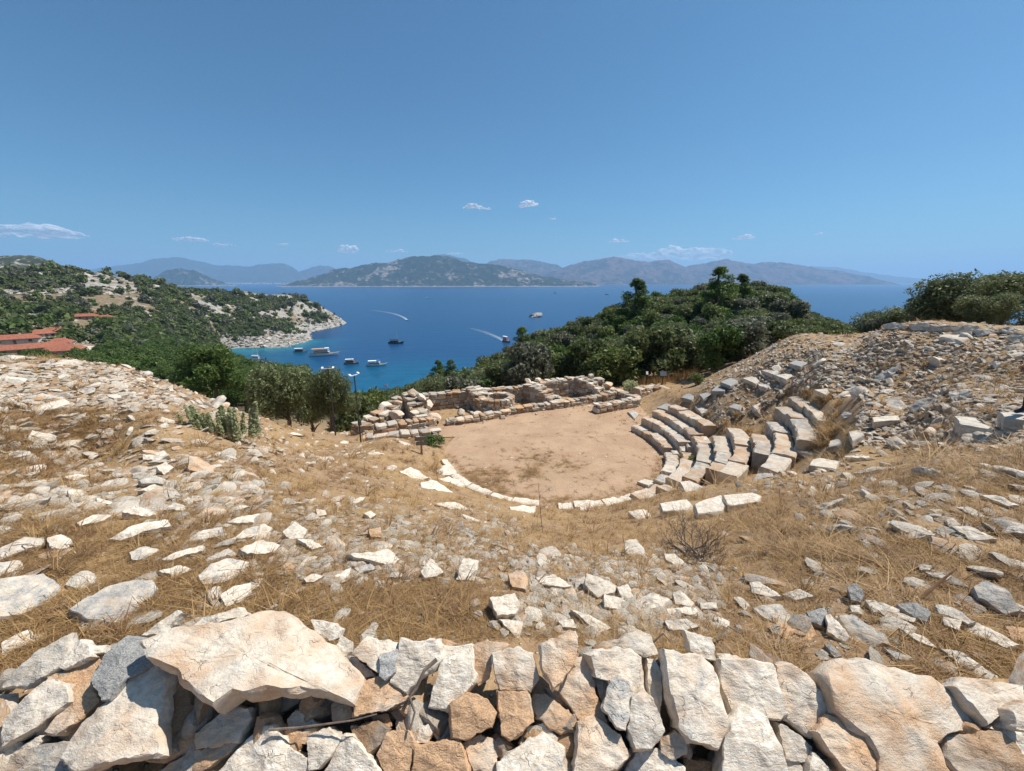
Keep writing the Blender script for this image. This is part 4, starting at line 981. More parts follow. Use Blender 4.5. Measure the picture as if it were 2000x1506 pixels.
 ([(1967,656),(2000,651),(2008,664),(1979,671)],.1,.55,.85,1.3,.35,'big stone at the right edge of the crest'),
 ([(1859,648),(1897,646),(1899,657),(1865,656)],.05,.45,.92,1.3,.3,'pale stone below the long grey one on the crest'),
 ([(100,712),(118,703),(150,701),(165,708),(158,715),(120,718)],.25,.3,.95,1.4,.14,'flat boulder perched on the left skyline'),
 ([(1649,802),(1675,810),(1649,818),(1641,809)],.1,.5,.92,.6,.3,'pale block among rubble right of the top seats'),
 ([(1661,921),(1709,911),(1749,908),(1749,915),(1679,923)],.05,.5,.95,.5,.15,'long grey slab in the grass right of the seats'),
 ([(1480,923),(1508,922),(1510,931),(1466,939)],.0,.75,.95,.4,.15,'blue-grey flat slab below the middle seats'),
]
# dressed blocks of the seating that lie loose or in the upper rows: top outline, rust, grey, lightness, height, label
BLOCKS = [
 ([(1863,809),(1900,812),(1939,840),(1876,830)],.1,.4,.95,.5,'tilted seat block beside the one with the person'),
 ([(1951,803),(2030,808),(2045,824),(1963,816)],.1,.4,.98,.42,'stone seat block the person stands on'),
 ([(1704,814),(1754,811),(1760,821),(1706,823)],.1,.35,1.0,.3,'long pale seat block on the right slope'),
 ([(1540,709),(1562,699),(1581,707),(1564,716)],.05,.65,.92,.32,'lone grey block above the top rows'),
 ([(1486,723),(1510,722),(1526,726),(1512,732)],.1,.45,.95,.3,'highest block of the stepped group at the top'),
 ([(1512,732),(1546,729),(1548,734),(1536,740)],.1,.4,.97,.35,'block right of the highest one in the stepped group'),
 ([(1450,738),(1474,734),(1484,744),(1476,749)],.1,.4,.95,.3,'broad block below the highest one in the stepped group'),
 ([(1478,748),(1510,750),(1496,757),(1484,754)],.1,.5,.95,.3,'lowest block of the stepped group'),
 ([(1589,760),(1615,759),(1621,766),(1613,771)],.1,.3,1.0,.3,'small pale block alone above the grass tuft'),
 ([(1657,843),(1679,838),(1689,849),(1665,859)],.1,.45,.92,.35,'block sunk in rubble right of the upper rows'),
 ([(1621,859),(1641,855),(1651,869),(1619,872)],.1,.45,.92,.3,'broken block left of the sunk one'),
 ([(1587,897),(1601,894),(1641,901),(1633,915),(1580,908)],.15,.35,.98,.32,'wide seat block at the end of the upper rows'),
 ([(1407,746),(1429,737),(1447,744),(1427,753)],.05,.65,.9,.25,'grey diamond-shaped block above the left seat rows'),
 ([(1389,762),(1403,751),(1419,758),(1415,764)],.05,.8,.85,.3,'dark grey block left of the diamond-shaped one'),
 ([(1365,770),(1389,763),(1391,770),(1373,779)],.05,.7,.88,.3,'blue-grey block in the row above the seats'),
 ([(1329,776),(1345,768),(1359,772),(1351,781)],.05,.7,.9,.25,'layered grey block at the left end above the seats'),
 ([(1226,804),(1236,801),(1248,808),(1240,817)],.05,.5,.95,.3,'loose block at the corner where the seats begin'),
 ([(1282,796),(1300,787),(1312,789),(1304,801)],.05,.65,.92,.25,'grey block behind the left end of the seats'),
 ([(1423,794),(1435,788),(1451,792),(1445,801)],.05,.65,.9,.3,'grey block in the hollow above the stair'),
 ([(1357,794),(1369,790),(1383,798),(1371,807)],.1,.45,.95,.3,'small block behind the fourth row'),
 ([(1327,941),(1347,938),(1371,949),(1355,957),(1339,960)],.05,.4,1.0,.32,'tilted block at the foot of the middle seats'),
 ([(1244,939),(1260,935),(1282,941),(1266,948)],.05,.35,1.0,.25,'flat stones at the lower end of the front row'),
 ([(1288,982),(1342,974),(1354,987),(1330,996),(1294,997)],.05,.2,1.08,.25,'left block of three white blocks below the seats'),
 ([(1356,983),(1409,966),(1417,985),(1412,997),(1362,1000)],.05,.2,1.08,.25,'middle block of three white blocks below the seats'),
 ([(1412,966),(1470,961),(1488,968),(1480,979),(1430,986),(1420,984)],.05,.2,1.08,.25,'right block of three white blocks below the seats'),
 ([(1552,866),(1577,871),(1591,889),(1549,879)],.1,.3,1.0,.35,'block closing the eighth row'),
]
def lay(poly, rust, grey, light, tilt, hgt, sid, name, block=False):
    cx = sum(p[0] for p in poly) / len(poly)
    my = sum(p[1] for p in poly) / len(poly)
    qx = min(1995, max(5, cx))
    lift = hgt * (0.8 if block else 0.45)
    g = hit(qx, my, lift)
    if g is None: g = at_r(qx, my, 21)
    if qx != cx: g = on_plane(cx, my, g, Vector((0, 0, 1)))
    toc = Vector((-g.x, -g.y, 0)).normalized()
    rr_ = random.Random(sid)
    gn = gnormal(g.x, g.y)
    if block: n = (Vector((0, 0, 1)) + gn * 0.35 + Vector((rr_.uniform(-.05, .05), rr_.uniform(-.05, .05), 0))).normalized()
    else: n = (gn * 0.6 + Vector((0, 0, 0.4)) + toc * tilt + Vector((rr_.uniform(-.1, .1), rr_.uniform(-.1, .1), 0))).normalized()
    p0 = g
    pts = [on_plane(x, y, p0, n) for x, y in poly]
    if block:
        me, org = slab_mesh('seat_block', pts, n, hgt * 1.25, sid, 0.012, 4, None, 0.02, 0.99)
    else:
        me, org = slab_mesh('rock', pts, n, max(hgt * 1.5, 0.12), sid, 0.05, 5, None, 0.07, 1.03)
    o = link(name, me, M['stone_near'] if (org - CAM).length < 4.5 else M['stone_mid'], None, org)
    o.color = (rust, grey, light, 1)
    return o
sid = 400
for poly, rust, grey, light, tilt, hgt, lab in ROCKS:
    sid += 1
    tag(lay(poly, rust + .06, grey * .85, light * 0.97, tilt, hgt, sid, 'rock'), lab, 'rock', 'rocks lying on the slopes')
BLK = {}
for poly, rust, grey, light, hgt, lab in BLOCKS:
    sid += 1
    BLK[lab] = tag(lay(poly, rust + .1, grey + .05, light * 0.86, 0, hgt * (.62 if hgt > .28 else .8), sid, 'seat_block', True), lab, 'stone block', 'loose blocks of the seating')
# ------------------------------------------------------------------ seat rows of the theatre
def arc_block(r0, r1, a0, a1, z0, z1, seed, seg=6):
    """one dressed seat block: a curved bar between two radii and two bearings round the orchestra centre, its edges worn"""
    rr_ = random.Random(seed)
    vs = []; fs = []
    cols = seg + 1
    tl = rr_.uniform(-0.03, 0.03)
    for i in range(cols):
        a = a0 + (a1 - a0) * i / seg
        jr = lambda s: rr_.uniform(-s, s)
        b = 0.035
        prof = [(r0 + 0.03, z0), (r0 + jr(.015), z0 + (z1 - z0) * 0.5), (r0 + jr(.035), z1 - b + jr(.025)), (r0 + b + jr(.035), z1 + jr(.02)), ((r0 + r1) / 2 + jr(.05), z1 + jr(.022)), (r1 - b, z1 + jr(.025)), (r1, z1 - b), (r1, z0)]
        for r, z in prof:
            vs.append((OC[0] + r * math.cos(a), OC[1] + r * math.sin(a), z + tl * (i / seg - 0.5) * 2))
    k = 8
    for i in range(seg):
        for j in range(k):
            fs.append((i * k + j, i * k + (j + 1) % k, (i + 1) * k + (j + 1) % k, (i + 1) * k + j))
    fs.append(tuple(range(k))[::-1]); fs.append(tuple(seg * k + j for j in range(k)))
    c = sum((Vector(v) for v in vs), Vector()) / len(vs)
    me = mesh_from('seat_block', [Vector(v) - c for v in vs], fs, True, 30)
    return me, c
RISE, RUN = 0.31, 0.54
ORD = ['first', 'second', 'third', 'fourth', 'fifth', 'sixth', 'seventh', 'eighth', 'ninth']
def seat_row(i, d0, d1, nblk, label, seed, gaps=(), r_off=0.0, depth=0.52, z_off=0.0):
    r0 = OR + 0.05 + i * RUN + r_off
    row = empty('seat_row', (OC[0] + r0 * math.cos(math.radians((d0 + d1) / 2)), OC[1] + r0 * math.sin(math.radians((d0 + d1) / 2)), i * RISE))
    tag(row, label, 'seating', 'stone seat rows of the theatre')
    rr_ = random.Random(seed)
    cuts = [d0 + (d1 - d0) * (k + (rr_.uniform(-.2, .2) if 0 < k < nblk else 0)) / nblk for k in range(nblk + 1)]
    for k in range(nblk):
        if k in gaps: continue
        z1 = (i + 1) * RISE + rr_.uniform(-.06, .03) + z_off
        me, c = arc_block(r0 + rr_.uniform(-.03, .03), r0 + depth + rr_.uniform(-.04, .08), math.radians(cuts[k] + 0.25), math.radians(cuts[k + 1] - 0.25), i * RISE - 0.35, z1, seed * 31 + k)
        o = link('seat_block', me, M['stone_mid'], row, c - row.location)
        o.color = (rr_.uniform(.3, .65), rr_.uniform(.3, .6), rr_.uniform(.66, .84), 1)
    return row
# upper wedge beside the stage: four rows
for i, d0, d1, n in [(0, 28, -7, 4), (1, 27, -8, 4), (2, 26, -5, 4), (3, 22, -3.5, 4)]:
    seat_row(i, d0, d1, n, f'{ORD[i]} stone seat row of the upper wedge nearest the stage ruins', 50 + i)
# lower wedge: nine rows, broken at the viewer's side
for i, d0, d1, n, gaps in [(0, -11, -44, 4, ()), (1, -17, -47, 3, ()), (2, -8, -48, 5, ()), (3, -15, -51, 5, (4,)), (4, -12, -49, 5, ()), (5, -23, -37, 2, ()), (6, -18, -50, 4, ()), (7, -12, -46, 4, (3,))]:
    seat_row(i, d0, d1, n, f'{ORD[i]} stone seat row of the lower wedge below the stair', 70 + i, gaps)
seat_row(8, -9.5, -26, 2, 'topmost short seat row of the lower wedge', 79)
# stair between the wedges
st = empty('stone_stair', (OC[0] + 4.6, OC[1] - 0.9, 0)); tag(st, 'narrow worn stone stair between the two wedges of seats', 'stair')
for i in range(3):
    for h in (0, 1):
        me, c = arc_block(OR + 0.1 + i * RUN + h * 0.27, OR + 0.1 + i * RUN + 0.27 + h * 0.27, math.radians(-13.5 + .8 * i), math.radians(-8.6 + .6 * i), i * RISE - 0.3, i * RISE + 0.15 + h * 0.15, 900 + i * 2 + h, 2)
        o = link('step', me, M['stone_mid'], st, c - st.location); o.color = (.3, .4, .8, 1)
# kerb round the near side of the orchestra
kb = empty('orchestra_kerb', (OC[0], OC[1] - OR, 0)); tag(kb, 'curved kerb of white stones along the near edge of the orchestra', 'kerb')
rk = random.Random(5); a = -157.0
k = 0
while a < -52:
    w = rk.uniform(6, 13)
    if k not in (5,):
        me, c = arc_block(OR - 0.02, OR + rk.uniform(.28, .42), math.radians(a + w - 0.4), math.radians(a + 0.3), -0.25, rk.uniform(.10, .17), 1000 + k)
        o = link('kerb_stone', me, M['stone_mid'], kb, c - kb.location); o.color = (.15, rk.uniform(.05, .35), rk.uniform(.86, 1.0), 1)
    a += w; k += 1
# broken second and third row by the kerb on the right
for i, d0, d1, n, gp in [(0, -46, -62, 2, ()), (1, -50, -66, 3, (1,))]:
    seat_row(i, d0, d1, n, ['low row of white blocks joining the kerb at the right', 'second low row of broken white blocks at the right end of the kerb'][i], 90 + i, gp, 0.05, 0.5, -0.12)

# ------------------------------------------------------------------ stage building: rubble walls built stone by stone
MAS = []
for q in range(10):
    rr_ = random.Random(q + 40)
    bm = bmesh.new()
    bmesh.ops.create_cube(bm, size=1.0)
    bmesh.ops.bevel(bm, geom=bm.edges[:], offset=0.14, segments=1, affect='EDGES')
    for v in bm.verts: v.co += Vector((rr_.uniform(-.07, .07), rr_.uniform(-.09, .09), rr_.uniform(-.08, .08)))
    me = bpy.data.meshes.new('stone'); bm.to_mesh(me); bm.free(); me.materials.append(M['masonry']); MAS.append(me)
def rubble_wall(name, label, pts, heights, thick, seed, course=0.17, slen=0.34, z0=-0.1, loose=0, mono=None):
    """a dry wall along pts (x, y); top height varies linearly through heights; every stone an object, the hidden core a plain body"""
    rr_ = random.Random(seed)
    P = [Vector((p[0], p[1], 0)) for p in pts]
    segl = [(P[i + 1] - P[i]).length for i in range(len(P) - 1)]
    Lt = sum(segl)
    w = empty(name, (P[0].x, P[0].y, z0)); tag(w, label, 'wall')
    def at(s):
        for i, l in enumerate(segl):
            if s <= l or i == len(segl) - 1:
                d = (P[i + 1] - P[i]).normalized(); return P[i] + d * s, d
            s -= l
    hs = np.linspace(0, Lt, len(heights))
    top = lambda s: float(np.interp(s, hs, heights)) + 0.06 * mnoise.noise(Vector((s * 2, seed, 0)))
    # core
    cm = MB(); vs = []; n = max(4, int(Lt / 0.4))
    for i in range(n + 1):
        p, d = at(Lt * i / n); nn = Vector((-d.y, d.x, 0)); t = max(0.05, top(Lt * i / n) - 0.10)
        for o_, z in ((-.5, z0), (-.5, t), (.5, t), (.5, z0)):
            q = p + nn * (o_ * (thick - 0.12)); vs.append((q.x - w.location.x, q.y - w.location.y, z - z0))
    fs = [(i * 4 + j, (i + 1) * 4 + j, (i + 1) * 4 + (j + 1) % 4, i * 4 + (j + 1) % 4) for i in range(n) for j in range(4)] + [(0, 1, 2, 3), tuple(n * 4 + j for j in (3, 2, 1, 0))]
    cm.add(vs, fs); cm.build('core', M['earth_core'], w)
    cnt = 0
    def put(p, d, z, l, t, h, tilt=0.05):
        nonlocal cnt
        o = link('stone', MAS[rr_.randrange(10)], None, w, Vector((p.x, p.y, z)) - w.location)
        o.scale = (l * rr_.uniform(.92, 1.05), t, h * rr_.uniform(.9, 1.08))
        o.rotation_euler = (rr_.uniform(-tilt, tilt) + (math.pi if rr_.random() < .5 else 0), rr_.uniform(-tilt, tilt), math.atan2(d.y, d.x) + rr_.uniform(-tilt, tilt))
        cnt += 1
    for side in (-1, 1):
        z = z0 + course / 2
        while True:
            s = rr_.uniform(0, 0.1); hh = course * rr_.uniform(.8, 1.25); any_ = False
            while s < Lt - 0.05:
                l = min(slen * rr_.uniform(.55, 1.6), Lt - s)
                p, d = at(s + l / 2)
                if z + hh * 0.5 < top(s + l / 2) + 0.03:
                    any_ = True; nn = Vector((-d.y, d.x, 0)); tt = rr_.uniform(.16, .26)
                    put(p + nn * side * (thick / 2 - tt / 2 + rr_.uniform(-.02, .03)), d, z, l, tt, hh)
                s += l
            z += hh
            if not any_ or z > 4: break
    # top stones
    s = 0
    while s < Lt - 0.1:
        l = slen * rr_.uniform(.8, 1.7); p, d = at(min(Lt, s + l / 2)); nn = Vector((-d.y, d.x, 0))
        m_ = 2 if thick > 0.5 else 1
        for q in range(m_):
            off = 0 if m_ == 1 else (q - .5) * thick * 0.5
            put(p + nn * (off + rr_.uniform(-.05, .05)), d, top(s + l / 2) - 0.03, l * rr_.uniform(.8, 1.0), thick / m_ * rr_.uniform(.85, 1.1), rr_.uniform(.10, .2), 0.12)
        s += l
    for e in (0.0, Lt):      # wall ends
        p, d = at(e); z = z0 + .1
        while z < top(e) - 0.05:
            hh = course * rr_.uniform(.9, 1.4); nn = Vector((-d.y, d.x, 0))
            put(p + nn * rr_.uniform(-.05, .05), Vector((-d.y, d.x, 0)), z, thick * .9, .2, hh); z += hh
    for q in range(loose):
        p, d = at(rr_.uniform(0, Lt)); nn = Vector((-d.y, d.x, 0)); sd = rr_.choice((-1, 1))
        p = p + nn * sd * (thick / 2 + rr_.uniform(.1, .5)); sz = rr_.uniform(.12, .3)
        put(p, d, max(0, z0) + sz * .25, sz, sz * .8, sz * .6, .4)
    return w
M['earth_core'] = simple('earth_core', (0.30, 0.19, 0.11), 0.95, 0.3, 6, 0.03)
def G(px, py, z=0.0):
    p = at_z(px, py, z); return (p.x, p.y)
rubble_wall('stage_wall', 'low rubble wall nearest the viewer at the left of the stage ruins', [G(715, 872), G(790, 864), G(853, 855)], [.45, .45, .38], .5, 1, loose=6)
rubble_wall('stage_wall', 'second low rubble wall running left from the stage front', [G(735, 850), G(800, 838), G(848, 829)], [.45, .4, .35], .5, 2, loose=6)
rubble_wall('stage_wall', 'long low front wall of the stage along the orchestra', [G(875, 829), G(935, 822), G(1010, 806), G(1100, 795), G(1205, 778)], [.25, .3, .35, .32, .45], .45, 3, loose=10)
fx0, fy0 = G(760, 822); fx1, fy1 = G(1140, 776)
rubble_wall('stage_wall', 'rear wall of the stage, left stretch beside the tall pile', [(-6.0, 21.1), (-3.4, 22.1), (-0.9, 22.9)], [.85, .9, .85], .55, 4, loose=4, z0=-.3)
rubble_wall('stage_wall', 'rear wall of the stage, middle stretch behind the round cistern', [(-.9, 23.0), (1.1, 23.7)], [.8, .85], .55, 5, z0=-.3)
rubble_wall('stage_wall', 'rear wall of the stage, high right stretch with boulders on top', [(1.1, 23.8), (3.6, 24.7), (5.8, 25.4)], [.95, 1.05, .9], .65, 6, z0=-.3)
rubble_wall('stage_wall', 'thick ruined cross wall left of the cistern', [(-2.3, 22.5), (-1.1, 20.6)], [1.1, .9, .22], .9, 7, loose=8)
rubble_wall('stage_wall', 'thick sloping cross wall right of the cistern', [(0.9, 23.6), (2.7, 22.15)], [1.05, .9, .3], .95, 8)
rubble_wall('stage_wall', 'tall shaded cross wall at the right end of the stage rooms', [(4.2, 24.9), (5.7, 23.3)], [1.15, .95, .4], .85, 9)
rubble_wall('stage_wall', 'heap-like cross wall at the left end of the stage rooms', [(-5.6, 21.0), (-4.6, 19.2)], [1.15, .95, .4], .85, 10, .26, .46, loose=16)
rubble_wall('stage_wall', 'collapsed outer wall falling away to the left of the stage', [(-7.6, 18.2), (-6.7, 19.2), (-6.0, 20.9)], [.2, .6, .95], .9, 11, .24, .44, z0=-.5, loose=22)
rubble_wall('stage_wall', 'short rubble wall turning back at the right end of the stage', [G(1163, 806), G(1240, 793)], [.42, .45], .55, 12)
rubble_wall('stage_wall', 'narrow wall running back from the right corner of the stage', [G(1245, 792), G(1180, 768)], [.5, .45], .45, 13)
rubble_wall('rubble_heap', 'small walled heap of stones beyond the right corner of the stage', [G(1242, 778), G(1285, 768), G(1310, 772)], [.6, .55, .4], .7, 14, loose=8)
# round cistern
ci = G(967, 812); cc = Vector((ci[0] + 0.05, ci[1] + 1.0, 0))
cw_ = empty('round_cistern', cc); tag(cw_, 'round stone cistern with a dark hollow in the stage ruins', 'cistern')
rr_ = random.Random(77); z = -0.05
while z < .78:
    a = rr_.uniform(0, .3); a_end = a + 2 * math.pi
    while a < a_end - 0.1:
        l = rr_.uniform(.2, .4); rad = 0.82
        o = link('stone', MAS[rr_.randrange(10)], None, cw_, (rad * math.cos(a + l / rad / 2), rad * math.sin(a + l / rad / 2), z + .09))
        o.scale = (l, .36, .19 * rr_.uniform(.85, 1.15)); o.rotation_euler = (0, rr_.uniform(-.06, .06), a + l / rad / 2 + math.pi / 2)
        a += l / rad
    z += .17
lin = MB()
n = 28
vs = []
for r_, z in ((0.90, -0.1), (0.90, .8), (0.72, .8), (0.70, -0.1)):
    for i in range(n): vs.append((r_ * math.cos(2 * math.pi * i / n), r_ * math.sin(2 * math.pi * i / n), z))
lin.add(vs, [(k * n + i, k * n + (i + 1) % n, (k + 1) * n + (i + 1) % n, (k + 1) * n + i) for k in range(3) for i in range(n)])
lin.build('core', M['earth_core'], cw_)
# boulders lying on and about the stage walls
PILE = [((-5.3, 20.6, 1.25), .65, 'boulder on top of the left stage pile'), ((-4.8, 20.2, 1.1), .6, 'second boulder on the left stage pile, beside the first'), ((-4.4, 20.1, .75), .7, 'square boulder leaning on the left stage pile'),
        ((-4.0, 19.5, .25), .75, 'big pale boulder at the foot of the left stage pile'), ((-6.6, 19.9, .7), .7, 'boulder at the outer left corner of the stage'), ((-5.9, 19.2, .4), .85, 'long flat boulder below the left stage pile'),
        ((-2.7, 20.3, .25), .55, 'fallen pale block in the left stage room'), ((-1.8, 19.9, .25), .5, 'white block before the left cross wall'), ((1.0, 23.7, 1.1), .5, 'left of two boulders on the rear stage wall'),
        ((1.6, 24.0, 1.12), .6, 'right of two boulders on the rear stage wall'), ((5.1, 25.1, 1.05), .55, 'rounded boulder on the tall shaded cross wall'), ((6.1, 24.6, .6), .75, 'big boulder on the right end of the stage wall'), ((1.6, 21.75, .15), .45, 'flat stone before the front wall of the stage')]
for i, (p, s, lab) in enumerate(PILE):
    me = rock_mesh('boulder', 300 + i, 3, (1, .75, .62), 10)
    o = link('boulder', me, M['stone_mid'], None, p); o.scale = (s, s, s); o.rotation_euler = (R.uniform(-.3, .3), R.uniform(-.3, .3), R.uniform(0, 6))
    o.color = (R.uniform(.1, .6), R.uniform(.1, .5), R.uniform(.85, 1.0), 1); tag(o, lab, 'boulder', 'boulders on the stage ruins')
# timber and metal bits
M['grey_metal'] = simple('grey_metal', (0.16, 0.17, 0.18), 0.45, 0.1, 20, 0, 0.6)
M['pole'] = simple('pole', (0.05, 0.05, 0.055), 0.5, 0.15, 20, 0, 0.3)
M['lamp_white'] = simple('lamp_white', (0.75, 0.77, 0.78), 0.35, 0.06, 20)
M['post_wood'] = simple('post_wood', (0.30, 0.17, 0.09), 0.8, 0.25, 25, 0.004)
def floodlight(base, h, label, arms=2, rz=0.0):
    e = empty('floodlight_pole', base, rz); tag(e, label, 'lamp post', 'floodlight poles round the theatre')
    m = MB(); m.tube([(0, 0, -.3), (0, 0, h * .5), (0, 0, h)], [.035, .03, .026], 8); m.build('pole', M['pole'], e)
    m = MB(); m.box((0, 0, h), (.5 if arms == 2 else .3, .03, .03)); m.build('cross_arm', M['lamp_white'], e)
    for s in ((-1, 1) if arms == 2 else (1,)):
        m = MB(); Mx = Matrix.Rotation(0.5, 3, 'X'); m.box((s * .24 * (1 if arms == 2 else .5), 0, h + .05), (.09, .12, .035), Mx); m.build('lamp_head', M['lamp_white'], e)
    m = MB(); m.box((0.04, 0, .9), (.12, .1, .22)); m.build('junction_box', M['pole'], e)
p = at_r(655, 845, 20.6); floodlight((p.x, p.y, gz(p.x, p.y)), 3.4, 'floodlight pole standing in front of the olive trees', 2, .2)
p = G(705, 864); floodlight((p[0], p[1], 0), 3.1, 'floodlight pole at the left corner of the stage ruins', 2, 1.2)
p = at_r(1038, 742, 34); floodlight((p.x, p.y, p.z), 2.6, 'floodlight pole in the bushes behind the stage', 1, -.4)
# direction sign
sp_ = hit(824, 887); e = empty('direction_sign', sp_, .05); tag(e, 'wooden post with two grey arrow boards at the orchestra edge', 'sign')
m = MB(); m.box((0, 0, .28), (.07, .06, .95)); m.build('post', M['post_wood'], e)
for z in (.66, .46):
    m = MB()
    for y in (-.05, -.03):
        m.v += [(-.2, y, z - .075), (.2, y, z - .075), (.24, y, z), (.2, y, z + .075), (-.2, y, z + .075)]
    m.f += [(4, 3, 2, 1, 0), (5, 6, 7, 8, 9)] + [(i, (i + 1) % 5, 5 + (i + 1) % 5, 5 + i) for i in range(5)]
    m.build('arrow_board', M['grey_metal'], e)
# ------------------------------------------------------------------ sampling places of the ground by how much of the picture they fill
fi = np.nonzero(np.abs(np.degrees(az)) <= 69)[0]
sl = slice(fi[0], fi[-1] + 1)
vx, vy, vz = GX[sl], GY[sl], GZ[sl]
zc_ = vy * math.cos(PITCH) - (vz - EYE) * math.sin(PITCH)
yc_ = vy * math.sin(PITCH) + (vz - EYE) * math.cos(PITCH)
VPX = 1000 + F * vx / np.maximum(zc_, 0.05); VPY = 753 - F * yc_ / np.maximum(zc_, 0.05)
el = (vz - EYE) / RR[sl]
VIS = el >= np.maximum.accumulate(el, axis=1) - 0.004
AREA = np.abs((VPX[1:, :-1] - VPX[:-1, :-1]) * (VPY[:-1, 1:] - VPY[:-1, :-1]))
CV = VIS[:-1, :-1] & VIS[1:, 1:]
CX_, CY_, CR_ = VPX[:-1, :-1], VPY[:-1, :-1], RR[sl][:-1, :-1]
CWX, CWY, CWZ = vx[:-1, :-1], vy[:-1, :-1], vz[:-1, :-1]
RHO = np.hypot(CWX - OC[0], CWY - OC[1])
STAGE = ((CWX > -8.2) & (CWX < 8.6) & (CWY > 16.3) & (CWY < 27)) | (RHO < OR + 0.4)
ANG = np.degrees(np.arctan2(CWY - OC[1], CWX - OC[0]))
SEATS = ((ANG > -5) & (ANG < 29) & (RHO < OR + 2.3)) | ((ANG > -51) & (ANG <= -5) & (RHO < OR + 2.9)) | ((ANG > -50) & (ANG <= -10) & (RHO < OR + 5.0))
INFR = ((CX_ > -30) & (CX_ < 2030) & (CY_ < 1540)) + .3 * ((CX_ > -900) & (CX_ < 2900) & (CY_ < 1700))
def sample(n, dens, seed, min_d=None, hidden=False):
    """n ground points drawn with density dens (per picture area); world x, y, z, r"""
    g = np.random.default_rng(seed)
    w = dens * (AREA + (0.5 if hidden else 0)) * INFR
    if not hidden: w = w * CV
    w = np.maximum(w, 0).ravel(); w = w / w.sum()
    k = g.choice(len(w), size=n, p=w)
    i, j = np.unravel_index(k, AREA.shape)
    a_ = az[sl][i] + g.random(n) * math.radians(0.3); r_ = np.exp(np.log(rr[j]) + g.random(n) * (math.log(rr[1] / rr[0])))
    x, y = r_ * np.sin(a_), r_ * np.cos(a_)
    if min_d is not None:
        keep = []; cell = {}
        for q in range(n):
            d = min_d * (r_[q] if min_d < 0.2 else 1); key = (int(x[q] // d), int(y[q] // d), round(math.log(d), 0) if min_d < .2 else 0)
            if key in cell: continue
            cell[key] = 1; keep.append(q)
        x, y, r_ = x[keep], y[keep], r_[keep]
    return x, y, ground(x, y), r_
def wsample(dens, seed, d):
    """ground points spread evenly over the land, about d apart (a number or a function of distance)"""
    g = np.random.default_rng(seed)
    wa = (CR_ ** 2) * dens * (CX_ > -250) * (CX_ < 2250)
    area = wa.sum() * math.radians(0.3) * math.log(rr[1] / rr[0])
    w = (wa / wa.sum()).ravel()
    n = int(area / d ** 2 * 2.2)
    k = g.choice(len(w), size=n, p=w)
    i, j = np.unravel_index(k, AREA.shape)
    a_ = az[sl][i] + g.random(n) * math.radians(0.3); r_ = np.exp(np.log(rr[j]) + g.random(n) * (math.log(rr[1] / rr[0])))
    x, y = r_ * np.sin(a_), r_ * np.cos(a_)
    cell = {}; keep = []
    for q in range(n):
        cx, cy = int(x[q] // d), int(y[q] // d)
        if any((x[q] - x[m]) ** 2 + (y[q] - y[m]) ** 2 < d * d for ax in (-1, 0, 1) for ay in (-1, 0, 1) for m in cell.get((cx + ax, cy + ay), ())): continue
        cell.setdefault((cx, cy), []).append(q); keep.append(q)
    x, y, r_ = x[keep], y[keep], r_[keep]
    return x, y, ground(x, y), r_
def box_d(x0, y0, x1, y1, soft=25):
    return sstep(x0 - soft, x0 + soft, CX_) * (1 - sstep(x1 - soft, x1 + soft, CX_)) * sstep(y0 - soft, y0 + soft, CY_) * (1 - sstep(y1 - soft, y1 + soft, CY_))
PATCH = fbm(CWX * 0.45, CWY * 0.45, 4, 77)
FINE = fbm(CWX * 1.6, CWY * 1.6, 3, 78)
open_ground = (CR_ < 27) & ~STAGE & ~SEATS & (CR_ > 1.9)

